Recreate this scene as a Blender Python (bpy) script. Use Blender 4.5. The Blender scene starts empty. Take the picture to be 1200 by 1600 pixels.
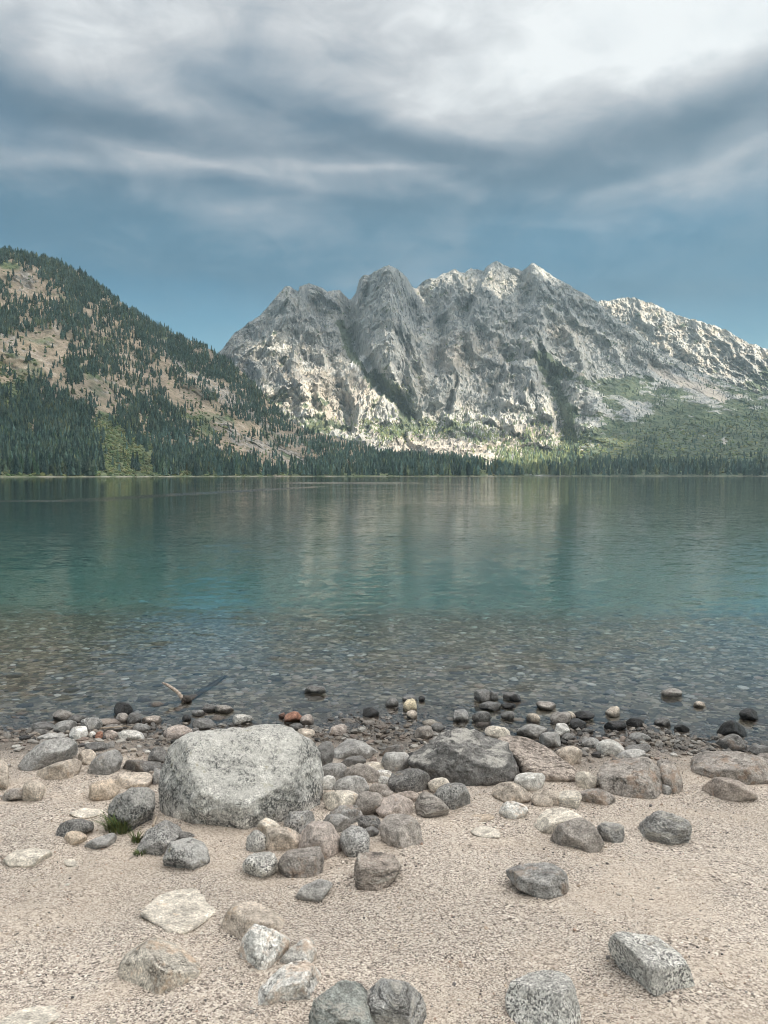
import bpy, bmesh, math, random
import numpy as np
from mathutils import Vector, Matrix

random.seed(7)
RNG = np.random.default_rng(7)
SC = bpy.context.scene
COL = SC.collection

# ------------------------------------------------------------------ camera
CAM_H = 2.2
F_PX = 1202.0
PITCH = math.atan(57.0 / F_PX)
cam_data = bpy.data.cameras.new('camera')
cam = bpy.data.objects.new('camera', cam_data)
COL.objects.link(cam)
cam.location = (0, 0, CAM_H)
cam.rotation_euler = (math.radians(90) - PITCH, math.radians(0.0), 0)
cam_data.sensor_fit = 'VERTICAL'
cam_data.sensor_height = 24
cam_data.sensor_width = 18
cam_data.lens = F_PX / 1600 * 24
cam_data.clip_start = 0.05
cam_data.clip_end = 60000
SC.camera = cam
CP, SP = math.cos(PITCH), math.sin(PITCH)


def px_dir(X, Y):
    """direction (x/y, z/y) seen at a photo pixel"""
    u = (np.asarray(X, float) - 600) / F_PX
    w = (800 - np.asarray(Y, float)) / F_PX
    dy = CP + w * SP
    dz = -SP + w * CP
    return u / dy, dz / dy


def to_px(x, y, z):
    zz = z - CAM_H
    fwd = y * CP - zz * SP
    up = y * SP + zz * CP
    return 600 + F_PX * x / fwd, 800 - F_PX * up / fwd


# ------------------------------------------------------------------ noise
def _hash(i, j, k, seed):
    h = (i.astype(np.uint32) * np.uint32(374761393) + j.astype(np.uint32) * np.uint32(668265263)
         + k.astype(np.uint32) * np.uint32(2147483647) + np.uint32((seed * 974634777) & 0xffffffff))
    h = (h ^ (h >> np.uint32(13))) * np.uint32(1274126177)
    h = (h ^ (h >> np.uint32(16))) * np.uint32(2246822519)
    return h ^ (h >> np.uint32(15))


_G = np.array([(1, 1, 0), (-1, 1, 0), (1, -1, 0), (-1, -1, 0), (1, 0, 1), (-1, 0, 1), (1, 0, -1), (-1, 0, -1),
               (0, 1, 1), (0, -1, 1), (0, 1, -1), (0, -1, -1), (1, 1, 0), (-1, 1, 0), (0, -1, 1), (0, -1, -1)], float)


def noise3(x, y, z, seed=0):
    x, y, z = np.broadcast_arrays(np.asarray(x, float), np.asarray(y, float), np.asarray(z, float))
    xi, yi, zi = np.floor(x), np.floor(y), np.floor(z)
    fx, fy, fz = x - xi, y - yi, z - zi
    xi, yi, zi = xi.astype(np.int64), yi.astype(np.int64), zi.astype(np.int64)
    ux, uy, uz = [f * f * f * (f * (f * 6 - 15) + 10) for f in (fx, fy, fz)]
    out = 0
    for a in (0, 1):
        wx = ux if a else 1 - ux
        for b in (0, 1):
            wy = uy if b else 1 - uy
            for c in (0, 1):
                wz = uz if c else 1 - uz
                g = _G[_hash(xi + a, yi + b, zi + c, seed) & np.uint32(15)]
                d = g[..., 0] * (fx - a) + g[..., 1] * (fy - b) + g[..., 2] * (fz - c)
                out = out + wx * wy * wz * d
    return out


def fbm(x, y, z, octs=4, seed=0, gain=0.5, lac=2.03):
    s, a, f = 0, 1.0, 1.0
    for o in range(octs):
        s = s + a * noise3(x * f, y * f, z * f, seed + o * 17)
        a *= gain
        f *= lac
    return s


def ridged(x, y, z, octs=4, seed=0, gain=0.5, lac=2.1):
    s, a, f, w = 0, 1.0, 1.0, 1.0
    for o in range(octs):
        n = 1 - np.abs(noise3(x * f, y * f, z * f, seed + o * 31)) * 1.9
        n = np.clip(n, 0, 1) ** 2
        s = s + a * n * w
        w = np.clip(n * 1.6, 0, 1)
        a *= gain
        f *= lac
    return s


def smooth(e0, e1, v):
    t = np.clip((v - e0) / (e1 - e0), 0, 1)
    return t * t * (3 - 2 * t)


# ------------------------------------------------------------------ mesh helpers
def make_mesh(name, V, F, mat=None, attrs=None, smooth_shade=True, colattr=None):
    """V (n,3), F (m,3|4) -> mesh datablock"""
    V = np.ascontiguousarray(V, np.float32)
    F = np.ascontiguousarray(F, np.int32)
    me = bpy.data.meshes.new(name)
    k = F.shape[1]
    me.vertices.add(len(V))
    me.vertices.foreach_set('co', V.ravel())
    me.loops.add(F.size)
    me.loops.foreach_set('vertex_index', F.ravel())
    me.polygons.add(len(F))
    me.polygons.foreach_set('loop_start', np.arange(0, F.size, k, dtype=np.int32))
    me.update(calc_edges=True)
    if smooth_shade:
        me.polygons.foreach_set('use_smooth', np.ones(len(F), bool))
    else:
        me.polygons.foreach_set('use_smooth', np.zeros(len(F), bool))
    for an, av in (attrs or {}).items():
        at = me.attributes.new(an, 'FLOAT', 'POINT')
        at.data.foreach_set('value', np.ascontiguousarray(av, np.float32).ravel())
    if colattr is not None:
        at = me.attributes.new('tone', 'FLOAT_COLOR', 'POINT')
        c = np.ones((len(V), 4), np.float32)
        c[:, :3] = colattr
        at.data.foreach_set('color', c.ravel())
    if mat:
        for m in (mat if isinstance(mat, (list, tuple)) else [mat]):
            me.materials.append(m)
    return me


def link(name, me, label=None, cat=None, group=None, kind=None, loc=(0, 0, 0), parent=None):
    o = bpy.data.objects.new(name, me)
    COL.objects.link(o)
    o.location = loc
    if parent:
        o.parent = parent
    if label:
        o['label'] = label
    if cat:
        o['category'] = cat
    if group:
        o['group'] = group
    if kind:
        o['kind'] = kind
    return o


def grid_faces(nu, nv):
    i = np.arange(nu * nv).reshape(nu, nv)
    return np.stack([i[:-1, :-1], i[1:, :-1], i[1:, 1:], i[:-1, 1:]], -1).reshape(-1, 4)


def ico(sub):
    bm = bmesh.new()
    bmesh.ops.create_icosphere(bm, subdivisions=sub, radius=1)
    bm.verts.ensure_lookup_table()
    V = np.array([v.co[:] for v in bm.verts])
    F = np.array([[v.index for v in f.verts] for f in bm.faces])
    bm.free()
    V /= np.linalg.norm(V, axis=1)[:, None]
    return V, F


ICO = {k: ico(k) for k in (1, 2, 3, 4, 5, 6)}


# ------------------------------------------------------------------ node helpers
class NT:
    def __init__(self, tree):
        self.t = tree
        self.n = tree.nodes
        self.l = tree.links

    def set(self, node, key, val):
        if val is None:
            return
        inp = node.inputs[key]
        if isinstance(val, bpy.types.NodeSocket):
            self.l.new(val, inp)
        else:
            if hasattr(inp, 'default_value') and hasattr(inp.default_value, '__len__') and not hasattr(val, '__len__'):
                val = (val,) * len(inp.default_value)
            if hasattr(val, '__len__') and len(val) == 3 and inp.type == 'RGBA':
                val = (*val, 1)
            inp.default_value = val

    def node(self, typ, ins=None, **props):
        nd = self.n.new(typ)
        for k, v in props.items():
            setattr(nd, k, v)
        for k, v in (ins or {}).items():
            self.set(nd, k, v)
        return nd

    def math(self, op, a, b=None, c=None, clamp=False):
        nd = self.n.new('ShaderNodeMath')
        nd.operation = op
        nd.use_clamp = clamp
        for i, v in enumerate((a, b, c)):
            self.set(nd, i, v)
        return nd.outputs[0]

    def vmath(self, op, a, b=None, scale=None):
        nd = self.n.new('ShaderNodeVectorMath')
        nd.operation = op
        self.set(nd, 0, a)
        if b is not None:
            self.set(nd, 1, b)
        if scale is not None:
            self.set(nd, 'Scale', scale)
        return nd.outputs['Value'] if op in ('LENGTH', 'DOT_PRODUCT', 'DISTANCE') else nd.outputs[0]

    def mix(self, fac, a, b, blend='MIX'):
        nd = self.n.new('ShaderNodeMix')
        nd.data_type = 'RGBA'
        nd.blend_type = blend
        self.set(nd, 0, fac)
        self.set(nd, 6, a)
        self.set(nd, 7, b)
        return nd.outputs[2]

    def mixf(self, fac, a, b):
        nd = self.n.new('ShaderNodeMix')
        nd.data_type = 'FLOAT'
        self.set(nd, 0, fac)
        self.set(nd, 2, a)
        self.set(nd, 3, b)
        return nd.outputs[0]

    def ramp(self, fac, stops, interp='LINEAR'):
        nd = self.n.new('ShaderNodeValToRGB')
        cr = nd.color_ramp
        cr.interpolation = interp
        while len(cr.elements) < len(stops):
            cr.elements.new(0.5)
        for e, (p, c) in zip(cr.elements, stops):
            e.position = p
            if not hasattr(c, '__len__'):
                c = (c, c, c)
            e.color = (*c, 1)
        self.set(nd, 0, fac)
        return nd.outputs[0]

    def step(self, v, lo, hi, a=0.0, b=1.0):
        nd = self.n.new('ShaderNodeMapRange')
        nd.interpolation_type = 'SMOOTHSTEP'
        self.set(nd, 0, v)
        self.set(nd, 1, lo)
        self.set(nd, 2, hi)
        self.set(nd, 3, a)
        self.set(nd, 4, b)
        return nd.outputs[0]

    def noise(self, vec, scale, detail=3, rough=0.55, dist=0.0, color=False):
        nd = self.n.new('ShaderNodeTexNoise')
        self.set(nd, 'Vector', vec)
        self.set(nd, 'Scale', scale)
        self.set(nd, 'Detail', detail)
        self.set(nd, 'Roughness', rough)
        self.set(nd, 'Distortion', dist)
        return nd.outputs['Color' if color else 'Fac']

    def voro(self, vec, scale, feature='F1', out='Distance', rand=1.0):
        nd = self.n.new('ShaderNodeTexVoronoi')
        nd.feature = feature
        self.set(nd, 'Vector', vec)
        self.set(nd, 'Scale', scale)
        self.set(nd, 'Randomness', rand)
        return nd.outputs[out]

    def mapv(self, vec, scale=(1, 1, 1), loc=(0, 0, 0), rot=(0, 0, 0)):
        nd = self.n.new('ShaderNodeMapping')
        self.set(nd, 'Vector', vec)
        self.set(nd, 'Location', loc)
        self.set(nd, 'Rotation', rot)
        self.set(nd, 'Scale', scale)
        return nd.outputs[0]

    def attr(self, name, out='Fac'):
        nd = self.n.new('ShaderNodeAttribute')
        nd.attribute_name = name
        return nd.outputs[out]

    def bump(self, height, strength=0.5, dist=0.01, normal=None):
        nd = self.n.new('ShaderNodeBump')
        self.set(nd, 'Strength', strength)
        self.set(nd, 'Distance', dist)
        self.set(nd, 'Height', height)
        if normal is not None:
            self.set(nd, 'Normal', normal)
        return nd.outputs[0]


def material(name):
    m = bpy.data.materials.new(name)
    m.use_nodes = True
    t = NT(m.node_tree)
    bsdf = t.n['Principled BSDF']
    out = t.n['Material Output']
    return m, t, bsdf, out
SUN_E = 5.0
CLOUD_ALB = 0.9
SKY_GAIN = 0.196
SKY_TINT = (0.100, 0.200, 0.192)
WATER_COL = (0.11, 0.75, 0.81)
WATER_DENS = 0.28
WAVE = (0.23, 0.12, 0.22, 0.10)
EXPOSURE = 2.45
HAZE = 0.000048
# ------------------------------------------------------------------ sun + sky
SUN_EL = math.radians(30)
SUN_AZ = math.atan2(0.56, -0.83)          # from +Y clockwise: behind the camera, to the right
SUN_DIR = np.array([math.cos(SUN_EL) * math.sin(SUN_AZ), math.cos(SUN_EL) * math.cos(SUN_AZ), math.sin(SUN_EL)])
sd = bpy.data.lights.new('sun', 'SUN')
sd.energy = SUN_E
sd.angle = math.radians(0.5)
sd.color = (1.0, 0.86, 0.66)
sun = bpy.data.objects.new('sun', sd)
COL.objects.link(sun)
sun.location = (0, 0, 60)
sun.rotation_euler = Vector(SUN_DIR).to_track_quat('Z', 'Y').to_euler()

world = bpy.data.worlds.new('World')
SC.world = world
world.use_nodes = True
W = NT(world.node_tree)
bg = W.n['Background']
STR = 0.1
bg.inputs['Strength'].default_value = STR
tc = W.node('ShaderNodeTexCoord').outputs['Generated']
sep = W.node('ShaderNodeSeparateXYZ', {0: tc})
dx, dy, dz = sep.outputs
zc = W.math('MAXIMUM', dz, 0.0)
# cloud-plane coordinates of a direction: clouds flatten towards the horizon
den = W.math('ADD', zc, 0.16)
cx = W.math('DIVIDE', dx, den)
cy = W.math('DIVIDE', dy, den)
cpl = W.node('ShaderNodeCombineXYZ', {0: cx, 1: cy, 2: 0.0}).outputs[0]
az = W.math('ARCTAN2', dx, dy)
el = W.math('ARCSINE', W.math('MAXIMUM', W.math('MINIMUM', dz, 1.0), -1.0))
# gently warped angles so that the big cloud masses have wispy borders
warp = W.noise(W.mapv(cpl, (0.9, 1.3, 1)), 1.0, 4, 0.55, color=True)
wsep = W.node('ShaderNodeSeparateXYZ', {0: warp})
azw = W.math('ADD', az, W.math('MULTIPLY', W.math('SUBTRACT', wsep.outputs[0], 0.5), 0.16))
elw = W.math('ADD', el, W.math('MULTIPLY', W.math('SUBTRACT', wsep.outputs[1], 0.5), 0.075))


def blob(X, Y, rx, ry, amp, rot=0.0, p=1.0):
    a, e = px_dir(X, Y)
    A = math.atan(float(a))
    E = math.atan(float(e) * math.cos(A))
    u = W.math('SUBTRACT', azw, A)
    v = W.math('SUBTRACT', elw, E)
    c, s = math.cos(math.radians(rot)), math.sin(math.radians(rot))
    uu = W.math('ADD', W.math('MULTIPLY', u, c * F_PX / rx), W.math('MULTIPLY', v, s * F_PX / rx))
    vv = W.math('ADD', W.math('MULTIPLY', u, -s * F_PX / ry), W.math('MULTIPLY', v, c * F_PX / ry))
    r2 = W.math('ADD', W.math('MULTIPLY', uu, uu), W.math('MULTIPLY', vv, vv))
    return W.math('MULTIPLY', W.math('EXPONENT', W.math('MULTIPLY', r2, -1.0)), amp)


def total(items):
    s = items[0]
    for i in items[1:]:
        s = W.math('ADD', s, i)
    return s


n1 = W.noise(W.mapv(cpl, (0.55, 1.0, 1), (3.1, 0.4, 0)), 1.0, 5, 0.5)
n2 = W.noise(W.mapv(cpl, (1.6, 3.2, 1), (1.0, 7.0, 2)), 1.0, 5, 0.55, 0.4)
n3 = W.noise(W.mapv(cpl, (2.5, 9.0, 1), (5.0, 2.0, 4), (0, 0, 0.12)), 1.0, 4, 0.55, 0.3)
ael = W.node('ShaderNodeCombineXYZ', {0: W.math('MULTIPLY', az, 5.0), 1: W.math('MULTIPLY', el, 9.0), 2: 1.7}).outputs[0]
n4 = W.noise(ael, 1.0, 6, 0.55, 0.8)
n5 = W.noise(W.mapv(ael, (2.2, 2.6, 1), (3, 1, 5), (0, 0, .25)), 1.0, 5, 0.6, 0.6)
# brightness of the cloud deck: rises with elevation, shaped by masses and noise
Bright = total([
    W.step(el, math.radians(9), math.radians(29), 0.20, 0.72),
    W.math('MULTIPLY', W.math('SUBTRACT', n1, 0.5), 0.30),
    W.math('MULTIPLY', W.math('SUBTRACT', n2, 0.5), 0.30),
    W.math('MULTIPLY', W.math('SUBTRACT', n3, 0.5), 0.12),
    W.math('MULTIPLY', W.math('SUBTRACT', n4, 0.5), 0.40),
    W.math('MULTIPLY', W.math('SUBTRACT', n5, 0.5), 0.40),
    blob(1150, 30, 190, 90, 0.17), blob(600, 10, 500, 40, 0.08), blob(830, 110, 330, 65, 0.10, 8), blob(1010, 50, 200, 60, 0.10),
    blob(100, 45, 90, 45, 0.12), blob(240, 110, 170, 60, 0.06, -20),
    blob(20, 150, 190, 50, -0.17, -10), blob(330, 225, 220, 26, -0.28, -5), blob(560, 220, 240, 40, -0.24, -12),
    blob(140, 200, 200, 22, -0.12, -8),
    blob(1120, 170, 190, 42, -0.36, 10), blob(900, 235, 260, 34, -0.10, 6),
    blob(60, 262, 150, 11, 0.17, 4), blob(300, 268, 190, 8, 0.15, -6), blob(560, 272, 200, 9, 0.16, 2),
    blob(700, 296, 70, 10, 0.10, -20), blob(30, 245, 90, 10, 0.10),
    blob(130, 330, 200, 30, -0.10), blob(640, 335, 150, 30, -0.10), blob(390, 350, 110, 18, 0.10),
    blob(520, 70, 330, 70, -0.12, 5), blob(300, 302, 380, 20, -0.14, -2), blob(760, 250, 220, 26, -0.14, -8), blob(700, 330, 200, 22, -0.08), blob(500, 190, 260, 24, -0.10, -14), blob(640, 430, 420, 26, 0.10, 4), blob(250, 420, 160, 30, -0.06), blob(1000, 380, 240, 20, -0.10, 6),
    blob(1040, 265, 160, 12, 0.12, 8), blob(900, 342, 60, 10, 0.08),
])
Bright = W.math('ADD', W.math('MULTIPLY', W.math('SUBTRACT', Bright, 0.44), 1.22), W.step(el, math.radians(20), math.radians(30), 0.41, 0.455))
Bright = W.math('MINIMUM', W.math('MAXIMUM', Bright, 0.0), 1.0)
cloud_col = W.ramp(Bright, [(0.0, (0.066, 0.172, 0.265)), (0.25, (0.115, 0.235, 0.335)), (0.5, (0.275, 0.365, 0.445)),
                            (0.75, (0.56, 0.585, 0.61)), (1.0, (0.86, 0.89, 0.90))])
grey_col = W.ramp(Bright, [(0.0, (0.095, 0.168, 0.235)), (0.25, (0.16, 0.23, 0.30)), (0.5, (0.30, 0.36, 0.42)), (0.75, (0.55, 0.58, 0.61)), (1.0, (0.86, 0.89, 0.90))])
cloud_col = W.mix(W.step(el, math.radians(16), math.radians(23)), cloud_col, grey_col)
# how much of the blue sky the clouds hide
Cover = total([
    W.step(el, math.radians(8), math.radians(20), 0.60, 1.0),
    W.math('MULTIPLY', W.math('SUBTRACT', n2, 0.5), 0.3),
    W.math('MULTIPLY', W.math('SUBTRACT', n4, 0.5), 0.5),
    blob(1060, 440, 240, 38, 0.34, 2), blob(380, 380, 250, 60, 0.28), blob(1100, 320, 190, 40, -0.30), blob(180, 310, 260, 40, 0.1),
    blob(1180, 410, 120, 18, -0.25),
])
Cover = W.math('MINIMUM', W.math('MAXIMUM', Cover, 0.0), 1.0)
nish = W.node('ShaderNodeTexSky', sky_type='NISHITA', sun_disc=False, sun_elevation=SUN_EL, sun_rotation=SUN_AZ,
              altitude=2000, air_density=1.0, dust_density=0.6, ozone_density=1.5)
blue = W.mix(1.0, nish.outputs[0], SKY_TINT, 'MULTIPLY')
cl10 = W.vmath('SCALE', cloud_col, scale=SKY_GAIN / STR)
# thin low cloud in front of the blue is pale blue-grey
pale = W.vmath('SCALE', W.mix(0.5, cloud_col, (0.17, 0.33, 0.45)), scale=SKY_GAIN / STR)
cl10 = W.mix(W.step(el, math.radians(9), math.radians(20)), pale, cl10)
W.l.new(W.mix(Cover, blue, cl10), bg.inputs['Color'])
# ------------------------------------------------------------------ far terrain
def poly_interp(pts, xs):
    p = np.array(pts, float)
    return np.interp(xs, p[:, 0], p[:, 1])


def in_poly(X, Y, poly):
    """even-odd test of arrays against a polygon"""
    ins = np.zeros(np.shape(X), bool)
    n = len(poly)
    for i in range(n):
        x0, y0 = poly[i]
        x1, y1 = poly[(i + 1) % n]
        c = ((y0 > Y) != (y1 > Y)) & (X < (x1 - x0) * (Y - y0) / ((y1 - y0) + 1e-9) + x0)
        ins ^= c
    return ins


def line_dist(X, Y, pts):
    d = np.full(np.shape(X), 1e9)
    for (x0, y0), (x1, y1) in zip(pts[:-1], pts[1:]):
        vx, vy = x1 - x0, y1 - y0
        t = np.clip(((X - x0) * vx + (Y - y0) * vy) / (vx * vx + vy * vy), 0, 1)
        d = np.minimum(d, np.hypot(X - x0 - t * vx, Y - y0 - t * vy))
    return d


def gauss_line(X, Y, pts, w):
    return np.exp(-(line_dist(X, Y, pts) / w) ** 2)


def gb(X, Y, x, y, rx, ry, rot=0):
    c, s = math.cos(math.radians(rot)), math.sin(math.radians(rot))
    u, v = X - x, Y - y
    return np.exp(-((u * c + v * s) / rx) ** 2 - ((-u * s + v * c) / ry) ** 2)


def build_base(Xs, crest, shore_D, crest_D, gfun, nt, nback, z0=-6.0, back_len=1500):
    """columns along photo columns Xs, rows evenly spaced in elevation from the shore up to the crest, then down the back."""
    a, ec = px_dir(Xs, poly_interp(crest, Xs))
    Ds = poly_interp(shore_D, Xs)
    Dc = poly_interp(crest_D, Xs)
    t = np.linspace(0, 1, nt)
    es = (z0 - CAM_H) / Ds
    E = es[:, None] + (ec - es)[:, None] * t[None, :]
    Dd = Ds[:, None] + (Dc - Ds)[:, None] * gfun(t[None, :], Xs[:, None])
    x, y, z = a[:, None] * Dd, Dd, CAM_H + E * Dd
    tb = np.linspace(0, 1, nback + 1)[1:]
    yb = Dc[:, None] + back_len * tb[None, :]
    zb = z[:, -1:] - (z[:, -1:] + 20) * (tb[None, :] ** 1.2)
    xb = a[:, None] * yb
    x, y, z = np.hstack([x, xb]), np.hstack([y, yb]), np.hstack([z, zb])
    T = np.broadcast_to(np.concatenate([t, 1 + tb])[None, :], x.shape)
    return x, y, z, T


# ---------------- main mountain
M_CREST = [(-250, 690), (100, 670), (250, 630), (330, 560), (347, 545), (356, 534), (366, 520), (380, 511), (395, 500), (408, 490), (415, 484),
           (428, 470), (437, 459), (446, 450), (452, 448), (460, 455), (466, 459), (468, 450), (476, 444), (484, 442), (494, 445), (504, 450),
           (512, 456), (520, 452), (532, 452), (540, 458), (547, 461), (556, 450), (561, 437), (568, 430), (580, 428), (590, 424), (600, 420),
           (613, 420), (625, 427), (636, 436), (644, 446), (650, 447), (660, 437), (672, 433), (684, 433), (690, 426), (700, 424), (709, 419),
           (718, 424), (727, 425), (736, 417), (746, 421), (756, 424), (764, 415), (777, 410), (788, 416), (800, 419), (815, 420), (822, 417), (835, 413),
           (846, 419), (858, 428), (880, 440), (900, 452), (920, 462), (935, 473), (955, 490), (985, 512), (1020, 538), (1060, 563), (1100, 583), (1150, 603),
           (1200, 622), (1300, 655), (1500, 690)]
M_SHORE = [(-250, 2500), (300, 2700), (560, 2600), (800, 2350), (1000, 2250), (1200, 2100), (1500, 1900)]
M_CD = [(-250, 3700), (300, 4000), (450, 4350), (545, 4500), (610, 4300), (655, 4800), (780, 4900), (840, 4800), (950, 4500), (1100, 4000), (1200, 3700), (1500, 3000)]
MX = np.concatenate([np.linspace(-250, 320, 70)[:-1], np.linspace(320, 1215, 900), np.linspace(1215, 1500, 40)[1:]])


def m_g(t, X):
    # apron, then cliff, then upper slope; the right-hand flank is a plain slope
    cliff = np.interp(t, [0, .06, .2, .28, .5, .75, 1.0], [0, .16, .40, .47, .58, .78, 1.0])
    slope = np.interp(t, [0, .1, .3, 1.0], [0, .20, .42, 1.0])
    w = smooth(820, 960, X)
    return cliff * (1 - w) + slope * w


MNT = 400
x, y, z, T = build_base(MX, M_CREST, M_SHORE, M_CD, m_g, MNT, 14)
PX, PY = to_px(x, y, z)
PX = np.broadcast_to(MX[:, None], PX.shape)
shore_fade = smooth(0.03, 0.22, T)
right = smooth(880, 970, PX) * smooth(545, 610, PY)           # gentle vegetated flank
rough = (1 - 0.78 * right) * (0.35 + 0.65 * shore_fade)
# forms read from the photograph: positive = stands out towards the lake
form = (-210 * gauss_line(PX, PY, [(548, 452), (542, 500), (560, 545), (600, 605), (640, 645)], 13)
        - 130 * gauss_line(PX, PY, [(655, 447), (672, 480), (690, 520), (680, 570)], 13)
        - 90 * gauss_line(PX, PY, [(818, 425), (812, 480), (795, 520)], 9)
        - 50 * gauss_line(PX, PY, [(578, 430), (568, 480), (560, 520)], 5)
        - 110 * gauss_line(PX, PY, [(850, 565), (870, 620), (890, 690)], 16)
        - 60 * gauss_line(PX, PY, [(440, 560), (455, 590)], 6)
        - 60 * gauss_line(PX, PY, [(720, 560), (712, 610), (700, 640)], 6)
        - 60 * gauss_line(PX, PY, [(790, 560), (770, 620)], 6)
        + 90 * gauss_line(PX, PY, [(452, 455), (430, 520), (445, 600)], 24)
        + 110 * gauss_line(PX, PY, [(610, 430), (630, 520), (660, 590)], 26)
        + 110 * gauss_line(PX, PY, [(777, 415), (755, 470), (715, 550), (690, 620)], 16)
        + 100 * gauss_line(PX, PY, [(835, 418), (850, 480), (830, 540)], 14)
        + 60 * gauss_line(PX, PY, [(795, 522), (850, 556), (915, 590)], 7) - 50 * gauss_line(PX, PY, [(740, 450), (725, 520), (735, 580)], 8) - 45 * gauss_line(PX, PY, [(620, 520), (650, 580), (665, 620)], 7)
        - 55 * gauss_line(PX, PY, [(490, 470), (505, 540), (530, 600)], 7) + 50 * gauss_line(PX, PY, [(700, 440), (670, 500), (650, 560)], 9)
        + 70 * gauss_line(PX, PY, [(835, 560), (810, 640), (800, 680)], 28)
        + 170 * gb(PX, PY, 690, 702, 75, 20, 4) + 120 * gb(PX, PY, 560, 690, 40, 12)
        + 90 * gb(PX, PY, 935, 640, 16, 24, -30) + 80 * gb(PX, PY, 985, 648, 18, 18))
sx, sz, sy = x / 1000, z / 1000, y / 1000
w1 = fbm(sx * 3, sy * 3, sz * 3, 3, 5) * 0.16
ribs = ridged(sx * 5.2 + w1 * 2, sy * 2.2, sz * 1.9 + w1, 5, 11)          # buttresses running down the faces
crag = ridged(sx * 17 + w1 * 4, sy * 9, sz * 11, 4, 23)
dip = ridged((sx + sz * .8) * 14, sy * 6, (sz - sx * .5) * 22 + w1 * 6, 3, 41)    # slanting joints
stra = (sz + .35 * sx + .25 * w1) * 11
ledge_ = (stra - np.floor(stra)) * (.5 + .5 * smooth(-.2, .3, fbm(sx * 4, sy * 4, sz * 4, 2, 47)))      # stepped ledges
ledge_ = np.where(np.isfinite(ledge_), smooth(.0, .85, ledge_) - smooth(.85, 1.0, stra - np.floor(stra)) * ledge_, 0)
fine = fbm(sx * 60, sy * 40, sz * 50, 4, 51)
fine2 = ridged(sx * 75, sy * 55, sz * 55, 2, 57)
crest_fade = 1 - 0.55 * smooth(0.90, 1.0, T)
disp = (1.3 * form * (0.5 + 0.5 * shore_fade) + rough * crest_fade * ((ribs - .9) * 120 + (crag - .8) * 15 + (dip - .8) * 15 + fine * 10 + (fine2 - .6) * 8 + (ledge_ - .5) * 34))
lift = (rough * (crag - .75) * 12 + fine * 9 * rough) * (1 - .75 * smooth(.93, 1.0, T))
z = z + np.where(T < 0.02, 0, lift) * np.where(T > 1, .6, 1)
k = np.clip(disp, -420, 420)
# move along the ground towards the camera (keeps each point at its bearing), scaled to stay above the apron
y2 = y - k
zc_ = z - CAM_H
x = x * (y2 / y)
z = CAM_H + zc_ * (1 - 0.55 * k / y)
y = y2
PXd, PYd = to_px(x, y, z)
nA = fbm(sx * 9, sy * 9, sz * 9, 4, 71)
nB = fbm(sx * 30, sy * 30, sz * 30, 3, 77)
nn = nA * .55 + nB * .55
veg = (1.1 * gauss_line(PX, PY, [(535, 505), (548, 545), (575, 580), (605, 607)], 9)
       + 1.0 * gauss_line(PX, PY, [(605, 600), (625, 625), (640, 645)], 13)
       + 0.95 * gb(PX, PY, 650, 672, 90, 16) + 0.8 * gb(PX, PY, 480, 660, 60, 22, 15) + .6 * gb(PX, PY, 450, 615, 40, 12, 20)
       + 1.25 * gauss_line(PX, PY, [(848, 562), (866, 592), (888, 640), (893, 700)], 12)
       + .8 * gb(PX, PY, 980, 612, 60, 8) + .7 * gauss_line(PX, PY, [(845, 555), (900, 590), (960, 600), (1010, 590)], 9)
       + 1.05 * smooth(590, 680, PY + 14 * nA + (PX - 1000) * 0.03) * smooth(880, 960, PX)
       + .8 * smooth(690, 735, PY) + .35 * right
       - 1.4 * gauss_line(PX, PY, [(1018, 572), (1055, 592), (1095, 606), (1130, 622)], 8) - 1.2 * gb(PX, PY, 690, 700, 78, 17, 4) - .9 * gb(PX, PY, 935, 640, 15, 26, -30) - .8 * gb(PX, PY, 985, 648, 18, 17)
       - 2.0 * gb(PX, PY, 1134, 690, 5, 7) - 1.0 * gb(PX, PY, 560, 688, 40, 11) - .7 * gb(PX, PY, 1005, 640, 12, 18) + nn * 1.15)
veg = smooth(0.42, 0.72, veg)
scree = (1.5 * gauss_line(PX, PY, [(1018, 572), (1055, 592), (1095, 606), (1130, 622)], 7) + 1.0 * gauss_line(PX, PY, [(1085, 585), (1120, 603), (1160, 618)], 4) + 1.0 * gauss_line(PX, PY, [(855, 560), (885, 575), (915, 592)], 6)
         + 1.0 * gauss_line(PX, PY, [(885, 640), (898, 660), (893, 690)], 6) + .9 * gb(PX, PY, 790, 690, 22, 12) + .9 * gb(PX, PY, 815, 702, 22, 7, 20)
         + .6 * gb(PX, PY, 880, 530, 30, 10, 15) + .7 * gauss_line(PX, PY, [(700, 530), (715, 560), (690, 590)], 9)
         + .8 * gauss_line(PX, PY, [(528, 505), (540, 530)], 5) + .8 * gb(PX, PY, 975, 645, 10, 4) + 1.3 * gb(PX, PY, 1134, 690, 4, 6) + nn * .5)
scree = smooth(.5, .8, scree)
snow = smooth(.5, .7, 1.3 * gauss_line(PX, PY, [(566, 553), (571, 561), (577, 572)], 6) + 1.1 * gauss_line(PX, PY, [(549, 568), (558, 577)], 4) + nB * .2)
tan = np.clip(1.2 * gb(PX, PY, 690, 702, 85, 22, 4) + .8 * gb(PX, PY, 500, 620, 80, 50) + .6 * gb(PX, PY, 880, 520, 40, 16) + .7 * gb(PX, PY, 720, 550, 40, 30)
              + .6 * gb(PX, PY, 840, 680, 60, 30) + .6 * gb(PX, PY, 1000, 690, 20, 12) + .35 + nn * .9, 0, 1)
M_GRID = (x, y, z, T, PX, PY, veg)
MOUNT = dict(x=x, y=y, z=z, veg=veg, scree=scree, snow=snow, tan=tan, T=T)

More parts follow.
